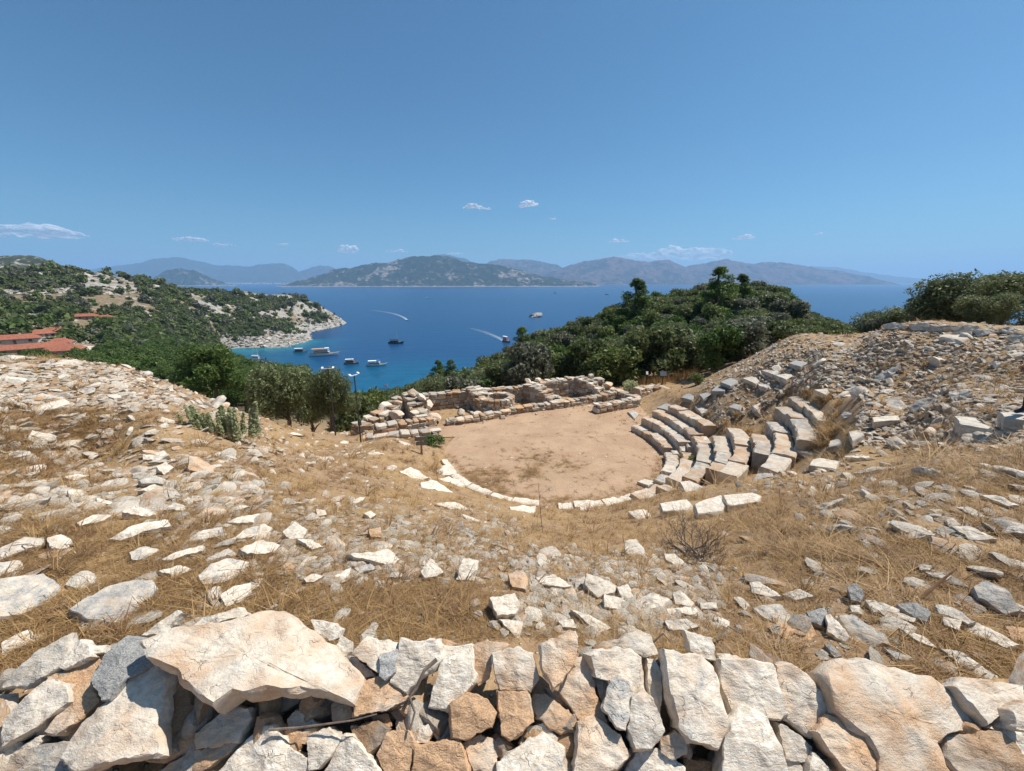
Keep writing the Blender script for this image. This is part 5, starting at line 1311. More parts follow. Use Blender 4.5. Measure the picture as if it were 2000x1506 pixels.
# ------------------------------------------------------------------ houses of the village
M['roof'] = simple('roof', (0.30, 0.105, 0.06), 0.8, 0.3, 1.2, 0.05)
M['house_wall'] = simple('house_wall', (0.52, 0.46, 0.38), 0.9, 0.2, 0.8)
M['house_stone'] = simple('house_stone', (0.33, 0.28, 0.22), 0.9, 0.3, 1.5)
M['pane'] = simple('pane', (0.03, 0.04, 0.05), 0.15, 0.1, 2, 0, 0, .6)
M['shutter'] = simple('shutter', (0.20, 0.11, 0.06), 0.7, 0.2, 3)
M['track'] = simple('track', (0.52, 0.46, 0.37), 0.95, 0.2, .5)
M['tarp'] = simple('tarp', (0.03, 0.09, 0.16), 0.6, 0.15, 2)
HOUSES = []
def house(px, py, r, w, d, label, rz=0.0, h=2.6, wall='house_wall', cols=4):
    p = hit(px, py + 3)
    if p is None or p.y < 120: p = at_r(px, py, r)
    z = gz(p.x, p.y) - .2
    HOUSES.append((p.x, p.y, w))
    w *= .8
    e = empty('house', (p.x, p.y, z), rz - math.atan2(p.x, p.y) * .7); tag(e, label, 'house', 'red-roofed houses of the village')
    m = MB(); m.box((0, 0, h / 2), (w, d, h)); m.build('wall', M[wall], e)
    o_ = .6; rh = d * .26
    m = MB()
    vs = [(-w / 2 - o_, -d / 2 - o_, h), (w / 2 + o_, -d / 2 - o_, h), (w / 2 + o_, d / 2 + o_, h), (-w / 2 - o_, d / 2 + o_, h), (-w / 2 + d * .3, 0, h + rh), (w / 2 - d * .3, 0, h + rh)]
    vs += [(x, y, zz - .25) for x, y, zz in vs[:4]]
    m.add(vs, [(0, 1, 5, 4), (2, 3, 4, 5), (1, 2, 5), (3, 0, 4), (6, 7, 1, 0), (7, 8, 2, 1), (8, 9, 3, 2), (9, 6, 0, 3), (9, 8, 7, 6)])
    rf = m.build('roof', M['roof'], e)
    m = MB(); m.box((w * .2, d * .15, h + rh * .8), (.7, .7, 1.6)); m.build('chimney', M['house_wall'], rf)
    for k in range(cols):
        x = -w / 2 + w * (k + .5) / cols
        if k == cols // 2:
            m = MB(); m.box((x, -d / 2 - .03, 1.05), (1.0, .1, 2.1)); m.build('door', M['shutter'], e)
        else:
            m = MB(); m.box((x, -d / 2 - .03, 1.5), (1.3, .1, 1.2)); f = m.build('window', M['shutter'], e)
            m = MB(); m.box((x, -d / 2 - .09, 1.5), (1.05, .06, .95)); m.build('pane', M['pane'], f)
    return e
house(18, 668, 330, 26, 8, 'long red-roofed house at the left edge of the village', .1)
house(55, 686, 300, 34, 8, 'longest red-roofed row nearest to the left crest', .18, 2.6, 'house_stone', 6)
house(120, 674, 330, 11, 9, 'compact house with a steep red roof by the track', 0)
house(127, 691, 300, 17, 10, 'wide red-roofed house just above the perched boulder', -.05, 3.2, 'house_stone')
house(205, 612, 460, 16, 8, 'highest red-roofed house on the hillside', 0)
house(166, 620, 450, 18, 7, 'long low house left of the highest one', .05, 2.4, 'house_stone')
house(207, 622, 448, 9, 6, 'small house just below the highest one', 0, 2.6, 'house_wall', 2)
house(110, 650, 390, 14, 7, 'house half hidden by trees in the middle of the village', 0)
house(135, 650, 392, 7, 6, 'tiny red-roofed house in the middle row', .1, 2.4, 'house_wall', 2)
house(155, 650, 392, 8, 6, 'bright orange-roofed house in the middle row', 0, 2.6, 'house_wall', 2)
house(195, 652, 395, 12, 7, 'left of two joined houses at the wood edge', .1)
house(218, 650, 397, 11, 7, 'right of two joined houses at the wood edge', -.1)
house(83, 656, 380, 12, 8, 'tilted roof among the trees left of the middle row', .4)
house(45, 699, 275, 9, 6, 'small red roof peeping over the left crest', .1, 2.4, 'house_wall', 2)
house(82, 703, 270, 8, 6, 'little red roof nearest the perched boulder', 0, 2.4, 'house_wall', 2)
# track and blue pavilion
tp = [at_r(q[0], q[1], q[2]) for q in ((150, 706, 285), (165, 696, 300), (172, 688, 315), (166, 682, 335), (178, 680, 340), (200, 684, 325), (215, 686, 320))]
m = MB(); vs = []
for i, p in enumerate(tp):
    d = (tp[min(i + 1, len(tp) - 1)] - tp[max(i - 1, 0)]); d.z = 0; d.normalize(); nn = Vector((-d.y, d.x, 0)) * 3.0
    for s_ in (-1, 1):
        q = p + nn * s_; vs.append((q.x, q.y, gz(q.x, q.y) + .5))
m.add(vs, [(i * 2, i * 2 + 1, i * 2 + 3, i * 2 + 2) for i in range(len(tp) - 1)])
kind(m.build('track', M['track']), 'structure')
p = at_r(211, 684, 318); e = empty('pavilion', (p.x, p.y, gz(p.x, p.y))); tag(e, 'open pavilion with a dark blue roof at the end of the track', 'pavilion')
m = MB(); m.add([(-5, -3, 2.6), (5, -3, 2.6), (5, 3, 2.6), (-5, 3, 2.6), (-2, 0, 4), (2, 0, 4)], [(0, 1, 5, 4), (2, 3, 4, 5), (1, 2, 5), (3, 0, 4), (3, 2, 1, 0)]); m.build('roof', M['tarp'], e)
for a in (-4.5, 4.5):
    for b_ in (-2.5, 2.5):
        m = MB(); m.box((a, b_, 1.3), (.25, .25, 2.6)); m.build('post', M['shutter'], e)
CLEAR = np.zeros(CX_.shape, bool)
for hx, hy, hw in HOUSES + [(p.x, p.y, 8) for p in tp]:
    hr_ = math.hypot(hx, hy); ux, uy = hx / hr_, hy / hr_
    t_ = np.clip(CWX * ux + CWY * uy, hr_ - 12, hr_ + 4)
    CLEAR |= np.hypot(CWX - ux * t_, CWY - uy * t_) < hw * .40 + 1.0
# prototypes live in a collection that is not part of the scene
def proto(name, me):
    o = bpy.data.objects.new(name, me); return o
def scatter(name, protos, pos, rot, scl, idx, label, cat):
    """one object that holds many small things nobody could count"""
    pc = bpy.data.collections.new(name + '_kinds')
    for q, o in enumerate(protos):
        o.name = f'{name}_{q:02d}'; pc.objects.link(o)
    me = bpy.data.meshes.new(name)
    me.vertices.add(len(pos)); me.vertices.foreach_set('co', np.asarray(pos, np.float32).ravel())
    for nm, tp, arr in (('rot', 'FLOAT_VECTOR', rot), ('scl', 'FLOAT_VECTOR', scl)):
        a = me.attributes.new(nm, tp, 'POINT'); a.data.foreach_set('vector', np.asarray(arr, np.float32).ravel())
    a = me.attributes.new('idx', 'INT', 'POINT'); a.data.foreach_set('value', np.asarray(idx, np.int32))
    o = link(name, me)
    ng = bpy.data.node_groups.new(name, 'GeometryNodeTree')
    ng.interface.new_socket('Geometry', in_out='INPUT', socket_type='NodeSocketGeometry')
    ng.interface.new_socket('Geometry', in_out='OUTPUT', socket_type='NodeSocketGeometry')
    gi = ng.nodes.new('NodeGroupInput'); go = ng.nodes.new('NodeGroupOutput')
    ci_ = ng.nodes.new('GeometryNodeCollectionInfo'); ci_.inputs['Collection'].default_value = pc
    ci_.inputs['Separate Children'].default_value = True; ci_.inputs['Reset Children'].default_value = True
    ip = ng.nodes.new('GeometryNodeInstanceOnPoints'); ip.inputs['Pick Instance'].default_value = True
    def na(nm, tp):
        q = ng.nodes.new('GeometryNodeInputNamedAttribute'); q.data_type = tp; q.inputs['Name'].default_value = nm; return q.outputs['Attribute']
    ng.links.new(gi.outputs[0], ip.inputs['Points']); ng.links.new(ci_.outputs[0], ip.inputs['Instance'])
    ng.links.new(na('idx', 'INT'), ip.inputs['Instance Index']); ng.links.new(na('scl', 'FLOAT_VECTOR'), ip.inputs['Scale'])
    e2r = ng.nodes.new('FunctionNodeEulerToRotation'); ng.links.new(na('rot', 'FLOAT_VECTOR'), e2r.inputs[0]); ng.links.new(e2r.outputs[0], ip.inputs['Rotation'])
    ng.links.new(ip.outputs[0], go.inputs[0])
    md = o.modifiers.new('scatter', 'NODES'); md.node_group = ng
    kind(o, 'stuff'); o['label'] = label; o['category'] = cat
    return o
def slope_rot(x, y, g, amt=1.0):
    s = 0.2
    dx = (ground(x + s, y) - ground(x - s, y)) / (2 * s); dy = (ground(x, y + s) - ground(x, y - s)) / (2 * s)
    return np.stack([np.arctan(dy) * amt, -np.arctan(dx) * amt, g.random(len(x)) * 6.28], 1)

# ------------------------------------------------------------------ loose stones: the larger ones one by one
STONES = [rock_mesh('stone', 800 + q, 3, (1.0, .72 + .05 * (q % 4), .34 + .05 * (q % 3)), 10, .12) for q in range(12)]
for m_ in STONES: m_.materials.append(M['stone_mid'])
ZONES = [
 ('stone on the left rubble crest', 'stones on the left crest', box_d(-40, 712, 430, 800), 44, 18, (.05, .35, .2, .6, .9, 1.05)),
 ('flat stone on the upper left slope', 'stones on the upper left slope', box_d(-40, 805, 480, 930), 36, 18, (.05, .4, .1, .5, .9, 1.06)),
 ('stone on the grassy slope left of the stage', 'stones left of the stage', box_d(430, 800, 800, 1000), 44, 18, (.0, .45, .0, .35, .95, 1.08)),
 ('stone in the rubble band across the middle slope', 'stones in the middle rubble band', box_d(540, 1000, 1010, 1120), 46, 16, (.0, .6, .0, .45, .9, 1.08)),
 ('stone in the heap above the middle of the wall', 'stones in the centre heap', box_d(1010, 1095, 1330, 1225), 44, 22, (.0, .6, .0, .45, .88, 1.08)),
 ('stone on the right rubble hillside', 'stones on the right hillside', box_d(1480, 665, 2020, 850), 60, 17, (.05, .5, .1, .6, .82, 1.02)),
 ('stone at the foot of the right slope beside the grass', 'stones on the lower right slope', box_d(1600, 850, 2020, 1080), 26, 18, (.05, .4, .2, .6, .85, 1.05)),
 ('stone in the row behind the right end of the wall', 'stones behind the right wall', box_d(1400, 1125, 2020, 1250), 30, 24, (.05, .6, .2, .7, .8, 1.05)),
]
zi = 0
for lab, grp, dn, n, spx, cr_ in ZONES:
    zi += 1
    x, y, z, r_ = sample(int(n * 1.6), dn * open_ground, 200 + zi, 0.035)
    x, y, z, r_ = x[:n], y[:n], z[:n], r_[:n]
    g = np.random.default_rng(300 + zi)
    rt = slope_rot(x, y, g)
    dist = np.sqrt(r_ ** 2 + (z - EYE) ** 2)
    sz = dist / F * spx * np.clip(g.lognormal(0.0, .42, len(x)), .45, 2.2)
    PX3 = [project((x[q], y[q], z[q]))[0] for q in range(len(x))]; PYM = np.median([project((x[q], y[q], z[q]))[1] for q in range(len(x))])
    for q in range(len(x)):
        o = link('stone', STONES[g.integers(12)], None, None, (x[q], y[q], z[q] - sz[q] * .01))
        o.scale = (sz[q] * g.uniform(.9, 1.3), sz[q], sz[q] * g.uniform(.8, 1.25)); o.rotation_euler = rt[q] + g.normal(0, .12, 3)
        o.color = (g.uniform(cr_[0], cr_[1]), g.uniform(cr_[2], cr_[3]), g.uniform(cr_[4], cr_[5]), 1)
        zx = project((x[q], y[q], z[q])); k3 = 0 if zx[0] < np.percentile(PX3, 33) else 1 if zx[0] < np.percentile(PX3, 66) else 2
        tone = 'rusty' if o.color[0] > cr_[0] + .7 * (cr_[1] - cr_[0]) else 'greyish' if o.color[1] > cr_[2] + .6 * (cr_[3] - cr_[2]) else 'whitish'
        big = 'large' if sz[q] > np.percentile(sz, 75) else 'small' if sz[q] < np.percentile(sz, 35) else 'medium'
        hgh = 'upper' if zx[1] < PYM else 'lower'
        tag(o, f'{big} {tone} {lab}, {hgh} {("left", "middle", "right")[k3]} part', 'stone', grp)
# --- the rest of the rubble
def rub_protos(nm, mat, n=9, sub=2):
    out = []
    for q in range(n):
        me = rock_mesh(nm, 850 + q, sub, (1.0, .7 + .06 * (q % 4), .32 + .08 * (q % 3)), 9, .12); me.materials.append(M[mat]); out.append(proto(nm, me))
    return out
def rubble(name, dens, n, seed, lo, hi, mat, label):
    x, y, z, r_ = sample(n, dens * open_ground, seed)
    g = np.random.default_rng(seed + 1)
    rt = slope_rot(x, y, g) + np.concatenate([g.normal(0, .2, (len(x), 2)), np.zeros((len(x), 1))], 1)
    dist = np.sqrt(r_ ** 2 + (z - EYE) ** 2)
    sz = np.clip(lo * (hi / lo) ** (g.random(len(x)) ** 2.0), .01, .6)
    sz = np.minimum(sz, dist / F * 34)
    scatter(name, rub_protos(name, mat), np.stack([x, y, z + sz * .04], 1), rt, np.stack([sz * g.uniform(.8, 1.4, len(x)), sz, sz * g.uniform(.7, 1.2, len(x))], 1), g.integers(0, 9, len(x)), label, 'rubble')
left_d = box_d(-900, 705, 470, 800, 15) * 2.4 + box_d(-900, 800, 520, 1010) * 0.65 + box_d(420, 780, 720, 900) * 1.0
mid_d = box_d(540, 990, 1010, 1135) * 1.6 + box_d(1000, 1080, 1400, 1235) * 2.0 + box_d(300, 980, 600, 1100) * .7 + box_d(700, 860, 860, 960) * 1.2
right_d = box_d(1340, 690, 2900, 880, 15) * 2.2 + box_d(1370, 672, 1720, 770, 10) * 1.6 + box_d(1480, 630, 2900, 700, 8) * 2.6 + box_d(1560, 860, 2900, 1060) * .12 + box_d(1440, 900, 1640, 960) * .9
base_d = 0.05 + 0 * CX_
rubble('rubble', (left_d * sstep(.30, .5, PATCH + .12) + base_d * .5) * (CX_ < 760), 6400, 31, .045, .26, 'rubble', 'pale broken stones strewn over the left slope')
rubble('rubble', (mid_d * sstep(.3, .52, FINE + .08) + base_d) * (CX_ > 300) * (CX_ < 1500), 6200, 33, .018, .12, 'rubble', 'white chips and small stones scattered over the middle slope')
rubble('rubble', (right_d * (.35 + sstep(.22, .42, PATCH + .14)) + base_d * .5) * (CX_ > 1300), 13000, 35, .05, .24, 'rubble_grey', 'grey-brown broken stones covering the right hillside')
rubble('gravel', (.35 + mid_d + right_d * .4 + left_d * .3), 11000, 37, .012, .05, 'rubble', 'fine gravel in the dry earth of the slopes')

x, y, z, r_ = sample(1500, (RHO < OR - .1).astype(float) * (.25 + sstep(.45, .6, FINE)), 39)
g = np.random.default_rng(40); sz = g.uniform(.012, .045, len(x)) * np.where(g.random(len(x)) < .06, 2.5, 1)
scatter('gravel', rub_protos('gravel_orchestra', 'rubble'), np.stack([x, y, x * 0 + .005], 1), np.stack([x * 0, x * 0, g.random(len(x)) * 6], 1), np.stack([sz, sz, sz * .7], 1), g.integers(0, 9, len(x)), 'small pebbles lying on the orchestra floor', 'gravel')
# ------------------------------------------------------------------ dry grass
def tuft_mesh(name, seed, n, splay, bend, wid, mat, curl=0.3):
    g = np.random.default_rng(seed)
    V = []; Fc = []; at = []
    for b in range(n):
        a = g.random() * 6.28; rr0 = abs(g.normal(0, .16)); h = g.uniform(.45, 1.0); s = g.normal(0, splay); bd = abs(g.normal(bend, bend * .5))
        d = np.array([math.cos(a), math.sin(a)]); side = np.array([-d[1], d[0]]) ; lv = g.random()
        base = np.array([rr0 * math.cos(a + 1), rr0 * math.sin(a + 1)])
        w = wid * g.uniform(.6, 1.3); i0 = len(V)
        for t in (0, .5, 1.0):
            off = (abs(s) * t + bd * t * t) * h
            p = base + d * off; zz = h * t * (1 - min(.85, bd * .6) * t)
            ww = w * (1 - .75 * t)
            V += [(p[0] - side[0] * ww, p[1] - side[1] * ww, zz - .04 * (t == 0)), (p[0] + side[0] * ww, p[1] + side[1] * ww, zz - .04 * (t == 0))]; at += [lv, lv]
        Fc += [(i0, i0 + 1, i0 + 3, i0 + 2), (i0 + 2, i0 + 3, i0 + 5, i0 + 4)]
    me = mesh_np(name, np.array(V), np.array(Fc)); set_attr(me, 'leaf', at); me.materials.append(mat); return me
GR = [proto('dry_grass', tuft_mesh('dry_grass', 10 + q, 26, .35, .5, .016, M['straw'])) for q in range(3)] + \
     [proto('dry_grass', tuft_mesh('dry_grass', 20 + q, 24, .8, 1.3, .016, M['straw'])) for q in range(3)] + \
     [proto('dry_grass', tuft_mesh('dry_grass', 30 + q, 26, .5, .8, .020, M['straw_dark'])) for q in range(2)]
rub_all = np.clip(left_d * .55 + right_d * .5 + mid_d * .35, 0, 1.3)
gd = np.clip(1.15 - rub_all * .85 - box_d(1400, 1120, 2900, 1260) * .55, .10, 1.2) * sstep(.36, .58, PATCH * .55 + FINE * .45 + .06)
x, y, z, r_ = sample(24000, gd * open_ground, 41)
g = np.random.default_rng(42)
hgt = np.clip(.03 + .0115 * r_, .05, .20) * g.uniform(.55, 1.3, len(x)) * np.where(g.random(len(x)) < .04, 2.0, 1.0)
rt = slope_rot(x, y, g, .7)
scatter('dry_grass', GR, np.stack([x, y, z - .01], 1), rt, np.stack([hgt * 1.25, hgt * 1.25, hgt], 1), np.where(g.random(len(x)) < .72, g.integers(0, 6, len(x)), g.integers(6, 8, len(x))), 'straw-coloured dry grass covering the slopes', 'grass')
x, y, z, r_ = sample(700, (RHO < OR - .1) * ((1 - sstep(.6, 2.0, np.hypot(CWX - 1.0, (CWY - 14.2) * 1.5))) * sstep(.35, .65, FINE) + .5 * sstep(1.4, 0.2, np.hypot(CWX + .9, CWY - 13.2)) + .5 * sstep(.5, .05, OR - RHO) * (CWY < 15) + .02), 47)
g = np.random.default_rng(48); hgt = g.uniform(.03, .08, len(x))
scatter('dry_grass', [proto('dry_grass', tuft_mesh('dry_grass', 70 + q, 18, .9, 1.4, .03, M['straw' if q else 'straw_dark'])) for q in range(3)], np.stack([x, y, x * 0 + .003], 1), np.stack([x * 0, x * 0, g.random(len(x)) * 6], 1), np.stack([hgt * 2, hgt * 2, hgt], 1), g.integers(0, 3, len(x)), 'trampled dry grass patch on the orchestra floor', 'grass')
# short growth along the stage walls, kerb and seats
x, y, z, r_ = sample(900, (STAGE & (RHO > OR - .1) & (CWY < 24)).astype(float) * (FINE > .5), 43)
g = np.random.default_rng(44); hgt = g.uniform(.06, .18, len(x))
scatter('dry_grass', [proto('dry_grass', tuft_mesh('dry_grass', 50 + q, 20, .4, .5, .02, M['straw'])) for q in range(2)], np.stack([x, y, np.maximum(z, 0)], 1), np.stack([x * 0, x * 0, g.random(len(x)) * 6], 1), np.stack([hgt, hgt, hgt], 1), g.integers(0, 2, len(x)), 'short dry grass growing among the stage ruins', 'grass')
x, y, z, r_ = sample(700, (SEATS & (RHO > OR + .3)).astype(float) * (FINE > .5), 45)
g = np.random.default_rng(46); hgt = g.uniform(.15, .4, len(x))
scatter('dry_grass', [proto('dry_grass', tuft_mesh('dry_grass', 60 + q, 22, .4, .5, .018, M['straw'])) for q in range(2)], np.stack([x, y, z + .05], 1), np.stack([x * 0, x * 0, g.random(len(x)) * 6], 1), np.stack([hgt, hgt, hgt], 1), g.integers(0, 2, len(x)), 'dry grass tufts between the stone seats', 'grass')

# ------------------------------------------------------------------ trees and shrubs
def crown_mesh(name, lobes, n, size, mat, seed, asp=.45, up=.25):
    """leaf-sized faces spread through lobes (centre, radii); clumps lighter and darker"""
    g = np.random.default_rng(seed)
    C_ = np.array([l[0] for l in lobes]); Rr = np.array([l[1] for l in lobes])
    w = (Rr[:, 0] * Rr[:, 2]); w = w / w.sum()
    li = g.choice(len(lobes), n, p=w)
    d = g.normal(size=(n, 3)); d /= np.linalg.norm(d, axis=1)[:, None]
    rad = g.random(n) ** .33 * .75 + .32
    sub = 1 + .25 * np.sin(d[:, 0] * 7 + li) * np.sin(d[:, 1] * 6 + li * 2)
    p = C_[li] + d * Rr[li] * (rad * sub)[:, None]
    nrm = d * .6 + g.normal(size=(n, 3)) * .8 + np.array([0, 0, up]); nrm /= np.linalg.norm(nrm, axis=1)[:, None]
    t = np.cross(nrm, g.normal(size=(n, 3))); t /= np.linalg.norm(t, axis=1)[:, None]
    b = np.cross(nrm, t)
    s = size * g.uniform(.6, 1.4, n)[:, None]
    V = np.stack([p - t * s, p - b * s * asp, p + t * s, p + b * s * asp], 1).reshape(-1, 3)
    V[:, 2] = np.maximum(V[:, 2], .02)
    me = mesh_np(name, V, np.arange(4 * n).reshape(n, 4))
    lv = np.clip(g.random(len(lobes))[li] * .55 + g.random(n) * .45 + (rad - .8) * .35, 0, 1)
    set_attr(me, 'leaf', np.repeat(lv, 4)); me.materials.append(mat)
    return me
def dome_lobes(seed, n, rx, rz, zc0, lr, base=0.0, flat=.85):
    g = np.random.default_rng(seed); L = []
    for i in range(n):
        a = g.random() * 6.28; q = math.sqrt(g.random()) * .85; zz = g.uniform(-.55, .95)
        k = math.sqrt(max(.05, 1 - zz * zz * .8))
        r_ = lr * g.uniform(.6, 1.25)
        L.append(((q * rx * k * math.cos(a), q * rx * k * math.sin(a), max(base + r_ * .5, zc0 + zz * rz)), (r_, r_, r_ * flat)))
    return L
def trunk_mesh(name, h, r0, seed, limbs=6, lean=.12, spread=.9):
    rr_ = random.Random(seed); m = MB()
    p = Vector((0, 0, -.3)); pts = [p.copy()]
    for i in range(5):
        p = p + Vector((rr_.uniform(-lean, lean) * h / 4, rr_.uniform(-lean, lean) * h / 4, (h + .3) / 5)); pts.append(p.copy())
    m.tube(pts, [r0 * 1.35, r0 * 1.05, r0 * .9, r0 * .75, r0 * .6, r0 * .4], 8)
    for i in range(limbs):
        s = pts[rr_.randrange(2, 6)]; a = rr_.uniform(0, 6.28); l = h * rr_.uniform(.4, .8) * spread
        e_ = s + Vector((math.cos(a) * l * .7, math.sin(a) * l * .7, l * .65)); md_ = s.lerp(e_, .5) + Vector((0, 0, l * .1))
        m.tube([s, md_, e_], [r0 * .5, r0 * .33, r0 * .12], 6)
    me = m.mesh(name, True); me.materials.append(M['bark']); return me
def tree(name, label, cat, grp, loc, crown, trunk, s, rz, sz=None):
    e = empty(name, loc, rz); e.scale = (s, s, sz or s); tag(e, label, cat, grp)
    link('trunk', trunk, None, e); link('crown', crown, None, e)
    return e
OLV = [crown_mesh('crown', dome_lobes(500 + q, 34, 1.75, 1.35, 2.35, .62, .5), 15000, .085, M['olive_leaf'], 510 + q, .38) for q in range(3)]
OLT = [trunk_mesh('trunk', 1.5, .17, 520 + q, 8, .2) for q in range(2)]
def put_tree(px, top, r, wpx, lab, q):
    """an olive whose crown top and width stand as seen from the wall, its foot on the ground below"""
    p = at_r(px, top, r); z = gz(p.x, p.y) - .1
    zc = p.y * math.cos(PITCH) - (z - EYE) * math.sin(PITCH)
    return tree('olive_tree', lab, 'olive tree', 'olive trees by the theatre', (p.x, p.y, z), OLV[q % 3], OLT[q % 2], wpx * zc / F / 4.3, q * 1.3, max(.25, (p.z - z) / 4.2))
put_tree(545, 706, 26.5, 150, 'broad silvery olive tree left of the leaning one', 0)
put_tree(640, 714, 24.5, 105, 'leaning olive tree behind the front floodlight pole', 1)
put_tree(598, 742, 29, 100, 'olive tree squeezed between the two left olive trees', 2)
put_tree(1226, 655, 31.5, 105, 'grey-green rounded olive tree behind the stage corner', 1)
put_tree(1312, 640, 33, 130, 'big dark round olive tree at the edge of the clearing', 2)
put_tree(1890, 530, 31, 170, 'large bright olive-green tree at the right crest', 0)
put_tree(1995, 521, 29, 130, 'tall olive-green tree at the right edge', 2)
put_tree(1800, 592, 33, 120, 'low rounded tree left of the large bright one', 1)
put_tree(1945, 570, 27, 110, 'dense low tree before the right edge tree', 1)
put_tree(1730, 602, 36, 110, 'low tree where the right crest meets the hill', 2)
put_tree(735, 792, 32, 80, 'small dark olive tree at the corner of the stage', 0)
put_tree(960, 715, 45, 110, 'olive tree standing behind the middle of the stage', 1)
put_tree(850, 728, 48, 90, 'olive tree rising before the turquoise water', 2)
# pines
def pine_lobes(seed, h, r, n):
    g = np.random.default_rng(seed); L = []
    for i in range(n):
        t = g.random() ** .8; a = g.random() * 6.28; rr0 = r * (1 - t) ** .75 * g.uniform(.35, 1.0) + .1
        k = (.22 + .3 * (1 - t)) * r * .62
        L.append(((rr0 * math.cos(a), rr0 * math.sin(a), h * (.16 + .84 * t)), (k, k, k * .6)))
    return L
PNC = [crown_mesh('crown', pine_lobes(600 + q, 8.5, 2.9, 60), 9000, .17, M['pine_leaf'], 610 + q, .3, .5) for q in range(2)]
PNT = trunk_mesh('trunk', 7.5, .22, 620, 6, .05, .3)
def put_pine(px, top, r, lab, q, wf=1.0):
    p = at_r(px, top, r); z = gz(p.x, p.y) - .3; s = (p.z - z) / 8.9
    tree('pine_tree', lab, 'pine tree', 'tall pines on the hill', (p.x, p.y, z), PNC[q % 2], PNT, s * wf, q, s)
put_pine(1410, 515, 72, 'tallest pine tree on the wooded hill', 0, 1.35)
put_pine(1246, 541, 70, 'pine tree standing clear against the sea on the hill', 1, 1.3)
put_pine(1020, 634, 70, 'pine tree on the lower left shoulder of the hill', 0, 1.1)
put_pine(1452, 533, 80, 'smaller pine tree right of the tallest one', 1, 1.3)
put_pine(1190, 612, 68, 'bright green pine tree on the slope below the hilltop', 1)
put_pine(880, 700, 95, 'pine tree above the turquoise water, right one', 0, 1.2)
put_pine(855, 702, 98, 'pine tree above the turquoise water, left one', 1, 1.2)
# maquis on the hill: every bush its own object, sharing meshes
SHK = [('maquis_leaf', 'dark green'), ('maquis_leaf', 'deep green'), ('grey_leaf', 'grey-green'), ('light_leaf', 'light green'), ('olive_leaf', 'olive-green'), ('pine_leaf', 'bright green')]
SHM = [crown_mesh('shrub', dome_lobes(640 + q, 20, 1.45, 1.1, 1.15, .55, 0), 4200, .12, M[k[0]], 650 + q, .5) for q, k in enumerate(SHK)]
hill_d = (CR_ > 29) & (CR_ < 125) & (CX_ > 690) & (el[:-1, :-1] > np.maximum.accumulate(el, axis=1)[:-1, :-1] - .06)
x, y, z, r_ = wsample(hill_d.astype(float), 61, 2.05)
px_, py_ = np.array([project((a, b, c_)) for a, b, c_ in zip(x, y, z)]).T
g = np.random.default_rng(62)
def hill_place(px, r):
    if px > 1700: return 'beyond the right crest'
    if r > 88: return 'along the top of the wooded hill'
    if px < 900: return 'below the stage, near the water'
    if px < 1130: return 'on the left shoulder of the wooded hill'
    if px < 1400: return 'on the hillside behind the right olive trees' if r < 60 else 'on the middle slope of the wooded hill'
    return 'in the dip between wooded hill and right crest' if r < 60 else 'on the right flank of the wooded hill'
order = np.argsort(r_)
nsh = 0; rest = []
for q in order:
    if SEA + 1 > z[q]: continue
    k = int(g.choice(6, p=[.20, .13, .20, .15, .22, .10])); s = g.uniform(.6, 1.5) * (1.0 + .25 * (r_[q] > 70))
    if r_[q] < 31 and px_[q] < 1000: continue
    if px_[q] > 1530: s = min(s, 1.0) * .85
    if nsh < 300:
        o = link('shrub', SHM[k], None, None, (x[q], y[q], z[q] - .1)); o.scale = (s, s * g.uniform(.85, 1.15), s * g.uniform(.75, 1.25)); o.rotation_euler = (0, 0, g.random() * 6.28)
        tag(o, f'{"broad" if s > 1.15 else "small" if s < .9 else "rounded"} {SHK[k][1]} shrub {hill_place(px_[q], r_[q])}, {"left" if px_[q] % 260 < 87 else "right" if px_[q] % 260 > 173 else "mid"} part', 'shrub', f'{SHK[k][1]} shrubs {hill_place(px_[q], r_[q])}')
        nsh += 1
    else: rest.append((x[q], y[q], z[q] - .1, s, k))
if rest:
    rest = np.array(rest)
    scatter('shrubs', [proto('shrub', m_) for m_ in SHM], rest[:, :3], np.stack([rest[:, 3] * 0, rest[:, 3] * 0, g.random(len(rest)) * 6.28], 1), np.stack([rest[:, 3]] * 3, 1), rest[:, 4].astype(int), 'dense evergreen scrub covering the far side of the wooded hill', 'scrub')
# pine wood below the left crest
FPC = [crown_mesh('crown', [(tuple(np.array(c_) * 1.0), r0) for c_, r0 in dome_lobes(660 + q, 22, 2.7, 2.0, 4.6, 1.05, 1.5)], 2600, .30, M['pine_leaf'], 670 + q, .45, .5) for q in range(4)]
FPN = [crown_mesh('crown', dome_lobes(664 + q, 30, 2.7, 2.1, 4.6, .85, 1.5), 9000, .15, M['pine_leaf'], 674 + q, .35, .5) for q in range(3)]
FPT = trunk_mesh('trunk', 4.2, .2, 680, 3, .1, .4)
wood_d = (CR_ > 55) & (CR_ < 420) & (CX_ < 600) & (CWZ > SEA + 2) & (((CX_ > 200) & (CR_ < 420)) | (CR_ < 230))
x, y, z, r_ = wsample((wood_d & ~CLEAR).astype(float) * (el[:-1, :-1] > np.maximum.accumulate(el, axis=1)[:-1, :-1] - .055), 63, 4.6)
g = np.random.default_rng(64)
def wood_place(px, r):
    if px < 200: return 'below the left crest, before the village'
    if r < 110: return 'just beyond the left crest'
    if r < 200: return 'in the near part of the bay wood'
    return 'in the far part of the bay wood'
nt_ = 0; wrest = []
